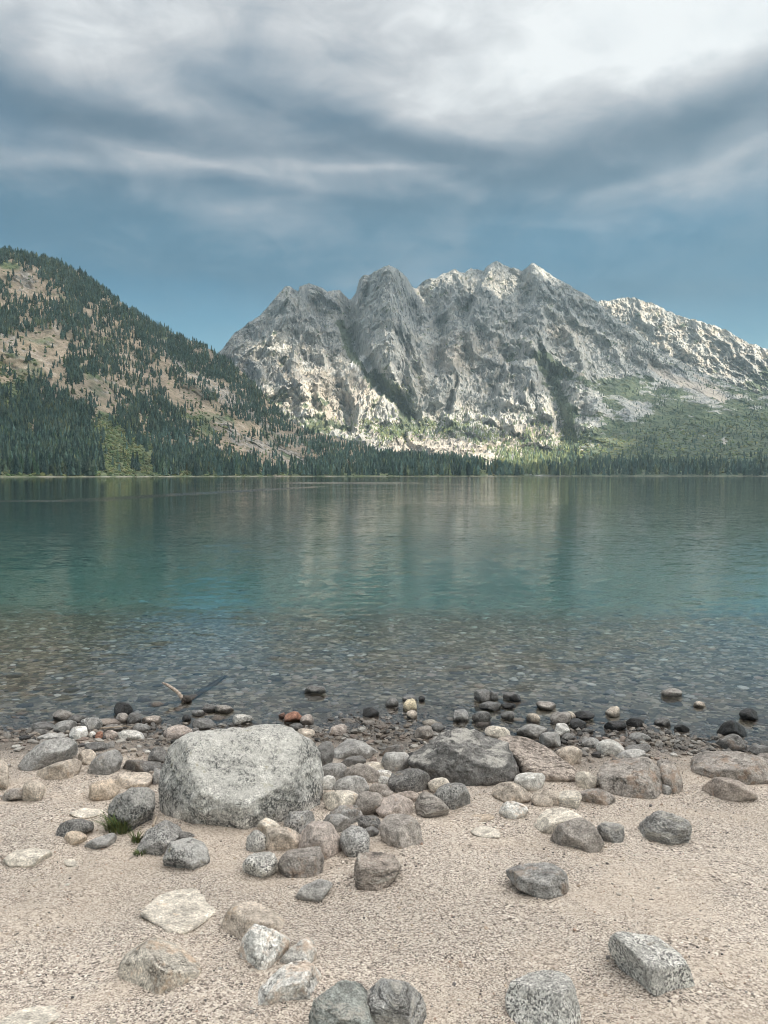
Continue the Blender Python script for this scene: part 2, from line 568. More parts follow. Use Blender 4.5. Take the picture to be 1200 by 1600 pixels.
# ---------------- sunlit ridge behind, on the right
R_CREST = [(780, 560), (880, 520), (915, 480), (938, 470), (952, 470), (965, 468), (980, 464), (990, 464), (1000, 469), (1012, 472), (1022, 474), (1034, 480), (1048, 487),
           (1062, 493), (1080, 498), (1100, 503), (1118, 509), (1135, 516), (1150, 524), (1165, 533), (1180, 539), (1200, 546), (1260, 575), (1500, 640)]
RX = np.concatenate([np.linspace(780, 900, 30)[:-1], np.linspace(900, 1215, 380), np.linspace(1215, 1500, 40)[1:]])
x, y, z, T = build_base(RX, R_CREST, [(780, 4700), (1000, 4500), (1200, 4000), (1500, 3400)], [(780, 6000), (1000, 5900), (1200, 5500), (1500, 4700)],
                        lambda t, X: t ** 0.9 + 0 * X, 220, 8)
PX = np.broadcast_to(RX[:, None], x.shape)
_, PY = to_px(x, y, z)
sx, sy, sz = x / 1000, y / 1000, z / 1000
w1 = fbm(sx * 3, sy * 3, sz * 3, 3, 105) * 0.16
k = ((ridged(sx * 5 + w1 * 2, sy * 2, sz * 2.2, 5, 111) - .9) * 85 + (ridged(sx * 16 + w1 * 3, sy * 8, sz * 10, 4, 121) - .8) * 42
     + fbm(sx * 50, sy * 40, sz * 40, 4, 131) * 26 + (ridged(sx * 60, sy * 40, sz * 45, 2, 133) - .6) * 18) * (1 - .5 * smooth(.9, 1, T))
y2 = y - k
z = CAM_H + (z - CAM_H) * (1 - 0.5 * k / y) + fbm(sx * 30, sy * 30, sz * 30, 3, 141) * 9
x, y = x * (y2 / y), y2
nn = fbm(sx * 14, sy * 14, sz * 14, 4, 151)
RIDGE = dict(x=x, y=y, z=z, T=T, veg=smooth(.45, .75, nn * 1.0 + .15 * smooth(560, 610, PY) + .8 * gb(PX, PY, 1190, 600, 30, 30)), scree=smooth(.5, .8, nn + .2), snow=0 * x,
             tan=np.clip(.6 + nn, 0, 1), PX=PX, PY=PY)

# ---------------- wooded hill on the left
H_CREST = [(-350, 330), (-120, 355), (0, 389), (30, 395), (60, 403), (90, 410), (115, 420), (135, 430), (150, 445), (175, 462), (200, 480), (235, 501), (270, 520),
           (300, 533), (330, 547), (355, 562), (380, 582), (400, 602), (415, 620), (432, 640), (450, 655), (470, 668), (490, 675), (520, 682), (560, 694), (590, 703), (640, 715), (700, 722),
           (760, 730), (800, 739.5), (830, 744)]
H_SHORE = [(-350, 760), (-50, 900), (150, 1050), (300, 1300), (450, 1550), (600, 1700), (700, 1800), (800, 1900), (830, 1930)]
H_CD = [(-350, 1900), (0, 2000), (345, 2250), (450, 2350), (560, 2350), (700, 2150), (800, 2080), (830, 2080)]
HX = np.concatenate([np.linspace(-350, -12, 50)[:-1], np.linspace(-12, 830, 640)])
x, y, z, T = build_base(HX, H_CREST, H_SHORE, H_CD, lambda t, X: np.interp(t, [0, .04, .12, .3, .65, 1], [0, .08, .2, .42, .72, 1]) + 0 * X, 260, 10, back_len=900)
PX = np.broadcast_to(HX[:, None], x.shape)
_, PY = to_px(x, y, z)
sx, sy, sz = x / 1000, y / 1000, z / 1000
fade = smooth(0, .1, T)
w1 = fbm(sx * 2, sy * 2, sz * 2, 3, 205) * .25
nn = fbm(sx * 12, sy * 12, sz * 12, 4, 251)
n2_ = fbm(sx * 40, sy * 40, sz * 40, 3, 257)
h_green = smooth(.35, .75, 1.1 * in_poly(PX, PY, [(150, 640), (195, 655), (235, 690), (255, 725), (240, 750), (150, 750), (135, 690)]) + .6 * gb(PX, PY, 270, 640, 30, 16, 30)
                 + .9 * smooth(715, 745, PY) + .35 * gb(PX, PY, 30, 620, 60, 30) + .45 * gb(PX, PY, 10, 600, 60, 25) + .5 * gb(PX, PY, 330, 660, 30, 20) + nn * .8 + .15)
h_rock = smooth(.45, .75, 1.0 * gb(PX, PY, 38, 440, 30, 16, 10) + .75 * gauss_line(PX, PY, [(245, 525), (300, 575), (345, 610), (390, 640)], 9) + .7 * gauss_line(PX, PY, [(265, 545), (330, 610), (400, 640)], 12)
                + .95 * gauss_line(PX, PY, [(345, 660), (380, 690), (430, 705), (480, 725)], 14) + .8 * gauss_line(PX, PY, [(400, 650), (440, 680), (520, 705)], 9)
                + .8 * gb(PX, PY, 560, 690, 35, 8, 10) + .55 * gb(PX, PY, 20, 550, 60, 50) + .5 * gb(PX, PY, 190, 600, 40, 30) + .5 * gb(PX, PY, 132, 425, 20, 10, 30) + nn * .55 + n2_ * .6)
k = fade * ((ridged(sx * 4 + sz * 3 + w1, sy * 1.6, sz * 1.4 - sx * 1.2, 3, 211) - .9) * 34 + fbm(sx * 18, sy * 14, sz * 16, 4, 221) * 10
            + (ridged(sx * 30 + sz * 10, sy * 20, sz * 26, 3, 231) - .8) * 7 * (.3 + h_rock)) * (1 - .3 * smooth(.9, 1, T))
y2 = y - k
z = CAM_H + (z - CAM_H) * (1 - 0.6 * k / y) + fade * fbm(sx * 40, sy * 40, sz * 40, 3, 241) * 3
x, y = x * (y2 / y), y2
HILL = dict(x=x, y=y, z=z, T=T, PX=PX, PY=PY, veg=h_green, scree=h_rock, snow=0 * x, tan=np.clip(.5 + nn, 0, 1))


# ---------------- rock and hillside materials
def rock_face_material(name, hill=False):
    m, t, b, out = material(name)
    P = t.node('ShaderNodeNewGeometry').outputs['Position']
    nrm = t.node('ShaderNodeNewGeometry').outputs['Normal']
    nz = t.node('ShaderNodeSeparateXYZ', {0: nrm}).outputs[2]
    big = t.noise(P, 0.004, 4, .6)
    med = t.noise(t.mapv(P, (1, 1, .5), rot=(0, .3, .2)), 0.032, 6, .72, .15)
    grain = t.noise(P, 0.12, 4, .7)
    crack = t.noise(t.mapv(P, (1, .6, .30), rot=(0, .25, 0)), 0.055, 5, .75, .2)
    band = t.noise(t.mapv(P, (.25, .25, 1.6), rot=(.2, .6, 0)), 0.03, 4, .6, .6)
    if not hill:
        col = t.ramp(med, [(.30, (.10, .12, .14)), (.40, (.31, .33, .355)), (.52, (.41, .425, .435)), (.66, (.56, .555, .545))])
        col = t.mix(t.step(t.attr('tan'), .35, 1.0, 0, .6), col, t.mix(.55, col, t.ramp(grain, [(.3, (.32, .25, .19)), (.7, (.66, .54, .43))])))
        col = t.mix(t.step(band, .55, .68, 0, .4), col, (.46, .42, .38))
        col = t.mix(t.step(crack, .53, .63, 0, .7), col, (.085, .105, .115))
        # ledges carry dark brush and dwarf conifers
        ledge = t.math('MULTIPLY', t.step(nz, .25, .6), t.step(t.noise(P, .06, 4, .7), .50, .60))
        col = t.mix(t.math('MULTIPLY', ledge, .6), col, (.06, .095, .075))
        col = t.mix(t.attr('scree'), col, t.ramp(grain, [(.3, (.30, .285, .27)), (.7, (.54, .51, .48))]))
        green = t.ramp(t.noise(P, .045, 5, .7), [(.32, (.028, .058, .044)), (.46, (.065, .102, .066)), (.58, (.11, .14, .082)), (.70, (.21, .20, .135)), (.8, (.32, .28, .21))])
    else:
        col = t.ramp(med, [(.30, (.15, .14, .105)), (.43, (.29, .245, .185)), (.57, (.40, .33, .265)), (.70, (.55, .50, .43))])
        col = t.mix(t.step(grain, .36, .52, 0, 1), t.mix(.6, col, (.12, .115, .075)), col)
        rk = t.ramp(t.noise(P, .09, 5, .7, .8), [(.33, (.10, .10, .095)), (.48, (.27, .255, .235)), (.62, (.50, .47, .44)), (.75, (.62, .59, .55))])
        col = t.mix(t.math('MULTIPLY', t.attr('scree'), t.step(t.noise(P, .05, 4, .65), .36, .54)), col, rk)
        green = t.ramp(t.noise(P, .10, 5, .7), [(.3, (.035, .065, .045)), (.46, (.095, .14, .075)), (.6, (.18, .22, .115)), (.74, (.31, .30, .19))])
    col = t.mix(t.math('MULTIPLY', t.attr('veg'), .93), col, green)
    col = t.mix(t.attr('snow'), col, (.80, .82, .84))
    huge = t.noise(t.mapv(P, (1, 1, .6), rot=(0, .5, 0)), .0085, 4, .6)
    col = t.mix(1.0, col, t.ramp(huge, [(.35, (.70, .72, .74)), (.5, 1.0), (.64, (1.22, 1.2, 1.16))]), 'MULTIPLY')
    col = t.mix(t.step(big, .35, .65, .12, 0), col, (.10, .10, .11))
    # pale strip of stones along the waterline
    pz = t.node('ShaderNodeSeparateXYZ', {0: P}).outputs[2]
    col = t.mix(t.math('MULTIPLY', t.step(pz, .7, 1.9, .85, 0), t.step(t.noise(P, .03, 4, .7), .42, .58)), col, (.40, .37, .33))
    t.set(b, 'Base Color', col)
    t.set(b, 'Roughness', .95)
    t.set(b, 'Specular IOR Level', .15)
    h = t.math('ADD', t.math('MULTIPLY', med, 10.0), t.math('MULTIPLY', grain, 3.0))
    t.set(b, 'Normal', t.bump(h, .8, 1.0))
    return m


MAT_ROCKFACE = rock_face_material('mountain_rock')
MAT_HILL = rock_face_material('hillside', True)


def terrain_obj(name, d, mat, label, cat):
    nu, nv = d['x'].shape
    V = np.stack([d['x'], d['y'], d['z']], -1).reshape(-1, 3)
    me = make_mesh(name, V, grid_faces(nu, nv), mat, smooth_shade=(name == 'hill'), attrs={a: d[a].ravel() for a in ('veg', 'scree', 'snow', 'tan')})
    return link(name, me, label, cat, kind='structure')


terrain_obj('mountain', MOUNT, MAT_ROCKFACE, 'craggy grey rock mountain with jagged peaks across the lake', 'mountain')
terrain_obj('mountain_ridge', RIDGE, MAT_ROCKFACE, 'pale sunlit rocky ridge sloping down behind the main mountain', 'mountain ridge')
terrain_obj('hill', HILL, MAT_HILL, 'steep conifer covered hill with tan meadow slopes', 'hill')


# ---------------- unseen cloud sheet added overhead and behind: shades valley, gaps aimed at chosen slopes
def frontmost(d, X, Y, tol=6):
    px, py = to_px(d['x'], d['y'], d['z'])
    m = (np.hypot(px - X, py - Y) < tol) & (d['T'] <= 1)
    if not m.any():
        return None
    i = np.argmin(np.where(m, d['y'], 1e9))
    return np.array([d['x'].ravel()[i], d['y'].ravel()[i], d['z'].ravel()[i]])


CLOUD_Z = 3000.0
cxs = np.linspace(-4500, 8000, 251)
cys = np.linspace(-6200, 3800, 201)
CX, CY = np.meshgrid(cxs, cys, indexing='ij')
hole = np.zeros_like(CX)
GAPS = [  # photo column, row on the slope, half-width across, half-width along (m on the cloud), strength
    (MOUNT, 690, 700, 230, 210, 1.25), (MOUNT, 610, 672, 230, 170, .9), (MOUNT, 780, 700, 170, 200, 1.0), (MOUNT, 850, 712, 200, 260, 1.3), (MOUNT, 800, 725, 180, 240, 1.3), (MOUNT, 890, 728, 150, 230, 1.1), (MOUNT, 640, 650, 220, 170, 1.0), (MOUNT, 720, 640, 200, 180, .8), (MOUNT, 790, 640, 200, 180, .8), (MOUNT, 850, 670, 160, 170, .8), (MOUNT, 500, 640, 220, 170, 1.1), (MOUNT, 560, 655, 170, 150, 1.0),
    (MOUNT, 445, 590, 190, 170, .62), (MOUNT, 480, 560, 160, 170, .45), (MOUNT, 520, 620, 200, 180, .75), (MOUNT, 440, 500, 110, 120, .7), (MOUNT, 540, 600, 140, 130, .8), (MOUNT, 785, 440, 170, 200, .55), (MOUNT, 700, 430, 140, 170, .45),
    (MOUNT, 860, 425, 120, 150, .5),
    (RIDGE, 960, 478, 260, 380, .62), (RIDGE, 1010, 500, 270, 380, .66), (RIDGE, 1070, 525, 280, 420, .7), (RIDGE, 1130, 550, 300, 450, .72), (RIDGE, 1200, 575, 350, 450, .72),
]
wx = fbm(CX / 420, CY / 420, 0.3, 3, 301) * 70
wy = fbm(CX / 420, CY / 420, 5.3, 3, 303) * 70
for d, X, Y, rx, ry, st in GAPS:
    p = frontmost(d, X, Y)
    if p is None:
        continue
    q = p + SUN_DIR * (CLOUD_Z - p[2]) / SUN_DIR[2]
    # a circular patch of light on a slope; ellipses follow the ground bearing
    hole = np.maximum(hole, st * np.exp(-(((CX + wx - q[0]) / (rx * 1.35)) ** 2 + ((CY + wy - q[1]) / (ry * 1.35)) ** 2) ** 1.5))
dens = 1 - .40 * smooth(.14, .62, hole)
p = frontmost(MOUNT, 700, 560)
q = p + SUN_DIR * (CLOUD_Z - p[2]) / SUN_DIR[2]
veil = np.exp(-(((CX - q[0]) / 1900) ** 2 + ((CY - q[1]) / 900) ** 2) ** 2)          # sheet thinned to let some sun onto the mountain
thin = .985 - veil * (.11 + .12 * fbm(CX / 600, CY / 600, 1.7, 4, 311))
shine = .10 + .90 * np.exp(-(((CX - 1700) / 3000) ** 2 + ((CY - 500) / 2800) ** 2) ** 1.2)        # brightness map shaped to send soft light down onto the beach
CZ = CLOUD_Z + fbm(CX / 1500, CY / 1500, .5, 4, 321) * 260
m, t, b, out = material('shade_cloud_sheet')
tr = t.node('ShaderNodeBsdfTranslucent', {'Color': t.ramp(t.attr('shine'), [(0, 0.0), (1, (.785, .855, 1.0))])}).outputs[0]
tp = t.node('ShaderNodeBsdfTransparent').outputs[0]
mx = t.node('ShaderNodeMixShader', {0: t.attr('cover'), 1: tp, 2: tr})
t.l.new(mx.outputs[0], out.inputs['Surface'])
me = make_mesh('shade_clouds', np.stack([CX, CY, CZ], -1).reshape(-1, 3), grid_faces(*CX.shape), m, {'cover': (dens * thin).ravel(), 'shine': shine.ravel()})
link('shade_clouds', me, 'unseen cloud sheet added to shade the lake valley', 'shade_clouds', kind='stuff')
# ------------------------------------------------------------------ conifers
def leaf_material(name, stops, seedscale=.15):
    m, t, b, out = material(name)
    P = t.node('ShaderNodeNewGeometry').outputs['Position']
    n = t.noise(P, .35, 4, .7)
    n2 = t.noise(P, .02, 3, .6)
    col = t.ramp(t.math('ADD', t.math('MULTIPLY', n, .6), t.math('MULTIPLY', n2, .4)), stops)
    t.set(b, 'Base Color', t.mix(1.0, col, t.attr('tone', 'Color'), 'MULTIPLY'))
    t.set(b, 'Roughness', .9)
    t.set(b, 'Specular IOR Level', .1)
    return m


MAT_CONIFER = leaf_material('conifer_needles', [(.35, (.020, .042, .040)), (.5, (.042, .074, .068)), (.65, (.088, .118, .095))])
MAT_BRUSH = leaf_material('brush_leaves', [(.32, (.045, .075, .045)), (.5, (.11, .15, .08)), (.66, (.21, .24, .13))])
MAT_TRUNK, tt, tb, _ = material('conifer_bark')
tt.set(tb, 'Base Color', (.16, .12, .10))
tt.set(tb, 'Roughness', .95)


def conifer_proto(tiers, sides, seed, slim=.15):
    """unit-height conifer: ragged tiers of drooping boughs round a tapered trunk. Returns V, crown faces, trunk faces (triangles)"""
    r = random.Random(seed)
    V, F, FT = [], [], []
    base = r.uniform(.05, .12)
    for k in range(tiers):
        f = k / tiers
        zb = base + (1 - base) * f * .97
        zt = min(1.0, zb + (1 - base) / tiers * r.uniform(1.7, 2.3))
        if k == tiers - 1:
            zt = 1.0
        R = slim * (1 - f) ** .85 * r.uniform(.85, 1.15) + .012
        i0 = len(V)
        ox, oy = r.uniform(-.01, .01), r.uniform(-.01, .01)
        V.append((ox, oy, zt))
        ph = r.uniform(0, 6.28)
        for s in range(sides * 2):
            a = ph + math.pi * s / sides
            rr = R * (r.uniform(.85, 1.25) if s % 2 == 0 else r.uniform(.40, .6))
            V.append((rr * math.cos(a), rr * math.sin(a), zb - (R * .35 if s % 2 == 0 else -.01) + r.uniform(-.012, .012)))
        n = sides * 2
        for s in range(n):
            F.append((i0, i0 + 1 + s, i0 + 1 + (s + 1) % n))
    i0 = len(V)
    for s in range(4):
        a = math.pi / 2 * s
        V.append((.014 * math.cos(a), .014 * math.sin(a), -.06))
    V.append((0, 0, .6))
    for s in range(4):
        FT.append((i0 + s, i0 + (s + 1) % 4, i0 + 4))
    return np.array(V), np.array(F), np.array(FT)


PROTO_LOW = [conifer_proto(4, 3, s, sl) for s, sl in ((1, .15), (2, .18), (3, .13), (4, .16), (5, .2))]
PROTO_HI = [conifer_proto(8, 5, s, sl) for s, sl in ((11, .15), (12, .17), (13, .13), (14, .19), (15, .15), (16, .12))]


def sample_surface(d, n, dens_fn, rng, slope_max=None):
    """pick points on a terrain grid with probability by dens_fn(PX, PY) per picture area"""
    x, y, z, T = d['x'], d['y'], d['z'], d['T']
    px, py = to_px(x, y, z)
    c = lambda q: (q[:-1, :-1] + q[1:, 1:]) * .5
    cx_, cy_ = c(px), c(py)
    area = np.abs(np.diff(px, axis=0)[:, :-1] * np.diff(py, axis=1)[:-1, :])
    area = np.maximum(area, .12)
    w = dens_fn(cx_, cy_) * area * (c(T) <= 1.0) * (c(z) > 1.2)
    p = (w / w.sum()).ravel()
    idx = rng.choice(p.size, n, p=p)
    i, j = np.unravel_index(idx, w.shape)
    u, v = rng.random(n), rng.random(n)
    L = lambda q: (q[i, j] * (1 - u) * (1 - v) + q[i + 1, j] * u * (1 - v) + q[i, j + 1] * (1 - u) * v + q[i + 1, j + 1] * u * v)
    return np.stack([L(x), L(y), L(z)], -1), w.sum()


def poly_d(X, Y, items, base):
    d = np.full(X.shape, base)
    for v, poly in items:
        d = np.where(in_poly(X, Y, poly), v, d)
    return d


def hill_density(X, Y):
    n = 1.3 * noise3(X / 24, Y / 13, 3.3, 401) + .9 * noise3(X / 9, Y / 6, 1.3, 403)
    jit = np.random.default_rng(5)
    wX = X + 16 * fbm(X / 26, Y / 16, 7.1, 3, 405) + jit.normal(0, 7, X.shape)
    wY = Y + 12 * fbm(X / 26, Y / 16, 9.1, 3, 407) + jit.normal(0, 5, X.shape)
    d = poly_d(wX, wY, [
        (.55, [(90, 520), (150, 510), (230, 545), (250, 600), (200, 600), (120, 575)]),
        (.9, [(100, 568), (140, 568), (148, 592), (105, 596)]),
        (.85, [(235, 540), (345, 555), (430, 650), (480, 672), (600, 710), (810, 736), (810, 750), (460, 750), (500, 722), (440, 690), (380, 655), (330, 625), (280, 600)]),
        (.10, [(290, 560), (315, 570), (352, 605), (395, 640), (375, 645), (320, 608)]),
        (.08, [(345, 650), (380, 668), (460, 700), (505, 728), (450, 738), (400, 705), (355, 680)]),
        (1.9, [(0, 380), (60, 398), (130, 420), (200, 474), (280, 524), (345, 546), (390, 592), (440, 650), (420, 650), (345, 598), (300, 580), (265, 556), (235, 538), (200, 520), (172, 498), (130, 480), (90, 455), (70, 428), (40, 411), (-20, 406)]),
        (.9, [(-20, 438), (12, 438), (12, 468), (-20, 478)]),
        (.85, [(10, 475), (60, 468), (100, 475), (145, 500), (165, 522), (130, 512), (70, 510), (30, 522), (-20, 522), (-20, 495)]),
        (1., [(-30, 622), (30, 610), (60, 602), (140, 636), (150, 700), (158, 750), (-30, 750)]),
        (1., [(170, 640), (200, 620), (240, 622), (290, 636), (295, 695), (335, 710), (445, 738), (440, 750), (250, 750), (243, 718), (215, 690), (192, 660)]),
        (1.1, [(480, 722), (600, 716), (795, 722), (800, 745), (455, 750)]),
        (.7, [(595, 708), (700, 718), (600, 724)]),
        (1.1, [(250, 724), (440, 738), (440, 750), (240, 750)]),
    ], .06)
    return np.clip(d * (1 + 1.2 * n), 0.0, 2.2) * np.where(d < .2, np.clip(.3 + 2.2 * n, 0, 2), 1)


def mount_density(X, Y):
    n = noise3(X / 14, Y / 8, 13.3, 411) + .6 * noise3(X / 5, Y / 5, 11.3, 413)
    wX = X + 8 * noise3(X / 18, Y / 12, 7.1, 415)
    wY = Y + 5 * noise3(X / 18, Y / 12, 9.1, 417)
    d = poly_d(wX, wY, [
        (.16, [(430, 600), (560, 640), (640, 640), (700, 650), (860, 600), (900, 640), (880, 690), (700, 668), (600, 680), (480, 665)]),
        (.75, [(560, 655), (640, 672), (740, 664), (830, 690), (900, 705), (900, 745), (790, 745), (780, 722), (720, 690), (640, 676), (600, 690)]),
        (.03, [(612, 690), (650, 680), (720, 686), (775, 712), (770, 722), (620, 715)]),
        (1.1, [(795, 712), (905, 706), (905, 746), (795, 746)]),
        (.9, [(900, 716), (1000, 708), (1100, 715), (1180, 722), (1215, 726), (1215, 746), (900, 746)]),
        (1., [(884, 660), (905, 650), (925, 690), (905, 712), (884, 700)]),
        (.9, [(1022, 596), (1052, 596), (1060, 616), (1040, 634), (1026, 652), (1010, 680), (1018, 640)]),
        (.45, [(945, 490), (1000, 530), (1060, 566), (1140, 604), (1215, 628), (1215, 650), (1130, 622), (1080, 596), (1010, 560), (950, 510)]),
        (.6, [(820, 655), (850, 640), (870, 690), (850, 705), (820, 690)]),
        (.35, [(345, 535), (400, 490), (430, 480), (420, 520), (370, 560)]),
        (.12, [(905, 640), (1215, 640), (1215, 730), (905, 720)]),
        (.5, [(980, 605), (1015, 610), (1000, 622), (960, 615)]),
        (.45, [(985, 690), (1030, 680), (1020, 720), (980, 716)]),
        (.4, [(1140, 640), (1190, 640), (1180, 660), (1150, 662)]),
        (.5, [(700, 645), (740, 645), (735, 665), (705, 665)]),
    ], .12)
    return np.clip(d * (1 + .9 * n), 0, 1.4)


rt = np.random.default_rng(21)
hp, hs = sample_surface(HILL, 18500, hill_density, rt)
mp, ms = sample_surface(MOUNT, 11500, mount_density, rt)
rp, rs_ = sample_surface(RIDGE, 500, lambda X, Y: .03 + .25 * smooth(545, 600, Y) + .8 * gb(X, Y, 1195, 595, 22, 22), rt)
dist_h = np.hypot(hp[:, 0], hp[:, 1])
hpx, hpy = to_px(*hp.T)
h_h = (8 + 15 * rt.random(len(hp)) ** .8) * (1 - .15 * smooth(1500, 2200, dist_h)) + 9 * smooth(690, 740, hpy) * rt.random(len(hp)) + 11 * smooth(560, 600, hpx) * smooth(708, 722, hpy)
mpx, mpy = to_px(*mp.T)
h_m = rt.uniform(7, 15, len(mp)) + 24 * smooth(700, 735, mpy) * rt.uniform(.1, 1, len(mp)) ** 1.2 + 9 * smooth(620, 690, mpy) * rt.random(len(mp))
h_m *= np.where((mpy < 600) & (mpx < 940), .55, 1)
h_r = rt.uniform(9, 17, len(rp))

# the 300 conifers that show largest: nearest the water on the left shore, in view and clear of the ones in front
order = np.argsort(-(h_h / dist_h) + 1e9 * ((hpx < 2) | (hpx > 640) | (hpy < 640)))
chosen, boxes = [], []
for i in order:
    hpix = h_h[i] / dist_h[i] * F_PX
    ok = True
    for j in chosen:
        if abs(hpx[i] - hpx[j]) < 3.2 and abs(hpy[i] - hpy[j]) < 6:
            ok = False
            break
    if ok:
        chosen.append(i)
    if len(chosen) == 300:
        break
chosen = np.array(chosen)
is_single = np.zeros(len(hp), bool)
is_single[chosen] = True
# keep the mass from hiding the singled-out trees: drop mass trees right in front of one
protos_me = []
for V, F, FT in PROTO_HI:
    me = make_mesh('pine_tree', V, np.vstack([F, FT]), [MAT_CONIFER, MAT_TRUNK], smooth_shade=False, colattr=np.ones((len(V), 3)) * ((.8, .85, .9), (1, 1, 1), (1.3, 1.25, 1.0), (.9, .9, .9), (1.5, 1.5, 1.1), (1.1, 1.05, 1))[len(protos_me)])
    me.polygons.foreach_set('material_index', np.array([0] * len(F) + [1] * len(FT), np.int32))
    protos_me.append(me)
tone_me = {}
for n_, i in enumerate(chosen):
    o = link('pine_tree', protos_me[n_ % 6], 'dark green conifer standing in the dense forest by the left shore', 'tree', 'conifers of the left shore forest')
    o.location = hp[i]
    o.rotation_euler = (0, 0, rt.uniform(0, 6.28))
    w_ = h_h[i] * rt.uniform(.95, 1.3)
    o.scale = (w_, w_, h_h[i])

hpy_mass = hpy[~is_single]
Vs, Fs, Cs, MI = [], [], [], []
off = 0
allp = np.vstack([hp[~is_single], mp, rp])
allh = np.concatenate([h_h[~is_single], h_m, h_r])
for n_ in range(len(allp)):
    V, F, FT = PROTO_LOW[n_ % 5]
    a = rt.uniform(0, 6.28)
    c_, s_ = math.cos(a), math.sin(a)
    h = allh[n_]
    w_ = h * rt.uniform(.8, 1.5)
    Vx = np.stack([(V[:, 0] * c_ - V[:, 1] * s_) * w_, (V[:, 0] * s_ + V[:, 1] * c_) * w_, V[:, 2] * h], -1) + allp[n_]
    Vs.append(Vx)
    Fs.append(np.vstack([F, FT]) + off)
    off += len(V)
    g = rt.uniform(.6, 1.6)
    warm = rt.random() ** 4
    if n_ < len(hp[~is_single]) and hpy_mass[n_] > 680:
        g *= rt.uniform(.9, 1.7)
    sunlit_belt = len(hp[~is_single]) <= n_ < len(hp[~is_single]) + len(mp) and mpx[n_ - len(hp[~is_single])] < rt.normal(880, 45) and mpy[n_ - len(hp[~is_single])] > 640
    if sunlit_belt:                      # sunlit look painted into the tone of the far-shore conifers
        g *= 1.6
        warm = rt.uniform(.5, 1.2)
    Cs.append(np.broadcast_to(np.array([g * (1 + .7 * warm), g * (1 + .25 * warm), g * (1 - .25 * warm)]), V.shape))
    MI.append(np.array([0] * len(F) + [1] * len(FT), np.int32))
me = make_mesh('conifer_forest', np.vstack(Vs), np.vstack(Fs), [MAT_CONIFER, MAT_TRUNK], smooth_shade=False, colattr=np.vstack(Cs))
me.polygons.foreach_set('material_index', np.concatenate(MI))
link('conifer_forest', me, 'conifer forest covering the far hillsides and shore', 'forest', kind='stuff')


# ------------------------------------------------------------------ brush on the slopes: one uncountable cover
def brush_density_h(X, Y):
    d = poly_d(X + 8 * noise3(X / 20, Y / 12, 1.1, 421), Y, [
        (1., [(150, 645), (195, 655), (235, 690), (255, 725), (245, 750), (152, 750), (140, 690)]),
        (.5, [(255, 625), (300, 640), (300, 660), (250, 645)]),
        (.5, [(-20, 560), (80, 600), (40, 615), (-20, 620)]),
        (.45, [(-30, 625), (150, 640), (150, 740), (-30, 740)]),
        (.3, [(170, 640), (290, 640), (420, 738), (250, 738)]),
        (.8, [(-30, 735), (460, 738), (460, 750), (-30, 750)]),
        (.4, [(310, 640), (360, 670), (340, 690), (300, 670)]),
    ], .05)
    return d * np.clip(1 + noise3(X / 9, Y / 6, 2.2, 423), 0, 2)


def brush_density_m(X, Y):
    d = poly_d(X, Y, [
        (.5, [(860, 620), (900, 690), (1215, 640), (1215, 740), (880, 740)]),
        (.8, [(900, 690), (1000, 690), (960, 735), (900, 735)]),
        (.5, [(560, 655), (700, 655), (700, 690), (560, 690)]),
        (.5, [(600, 600), (640, 600), (650, 650), (620, 640)]),
    ], .01)
    return d * np.clip(1 + noise3(X / 9, Y / 6, 2.2, 425), 0, 2)


bp1, _ = sample_surface(HILL, 5200, brush_density_h, rt)
bp2, _ = sample_surface(MOUNT, 2600, brush_density_m, rt)
Vb, Fb = ICO[1]
Vs, Fs, Cs = [], [], []
off = 0
for n_, p in enumerate(np.vstack([bp1, bp2])):
    s = rt.uniform(1.6, 4.2) * (1 if n_ < len(bp1) else 1.5)
    V = Vb * (1 + .45 * rt.standard_normal((len(Vb), 1)) * .6) * np.array([s, s, s * .75]) + p + (0, 0, s * .2)
    Vs.append(V)
    Fs.append(Fb + off)
    off += len(V)
    g = rt.uniform(.6, 1.4)
    Cs.append(np.broadcast_to(np.array([g * rt.uniform(.9, 1.3), g, g * rt.uniform(.8, 1.1)]), V.shape))
me = make_mesh('shrubbery', np.vstack(Vs), np.vstack(Fs), MAT_BRUSH, smooth_shade=False, colattr=np.vstack(Cs))
link('shrubbery', me, 'green brush growing on the lower slopes', 'brush', kind='stuff')
# ------------------------------------------------------------------ beach and lake bed: one sheet to the horizon
def waterline(x):
    xs = np.array([-60, -8, -4, -3.1, -2.2, -1.3, -.4, .3, 1.2, 2.0, 2.7, 3.3, 5, 9, 60])
    ys = np.array([5.0, 6.4, 6.35, 6.3, 6.35, 6.25, 6.35, 6.45, 6.3, 6.2, 6.1, 6.05, 6.0, 5.9, 5.0])
    return np.interp(x, xs, ys)


BED = np.array([(0, 0), (.5, -.025), (1, -.055), (2, -.14), (4, -.40), (5.5, -.72), (7, -1.3), (9, -2.3), (13, -4.0), (20, -5.5), (40, -9), (100, -18), (400, -30), (9000, -60)], float)


def ground_z(x, y, detail=True):
    x, y = np.asarray(x, float), np.asarray(y, float)
    w = waterline(x)
    d = y - w
    land = np.where(d < 0, .094 * np.minimum(-d, 8) + .03 * np.clip(-d - 8, 0, 60), 0)
    bed = np.interp(np.maximum(d, 0), BED[:, 0], BED[:, 1])
    z = land + bed
    near = np.exp(-(np.hypot(x, y - 4) / 14) ** 2)
    z = z + near * (.035 * noise3(x / 1.1, y / .9, .5, 501) + .022 * noise3(x / .33, y / .3, 1.5, 503) + .010 * noise3(x / .16, y / .15, 1.5, 509)) + (1 - near) * .15 * noise3(x / 9, y / 9, .2, 505) * (d < 0)
    if detail:
        z = z + near * (.006 * noise3(x / .09, y / .08, 2.5, 507))
    return z


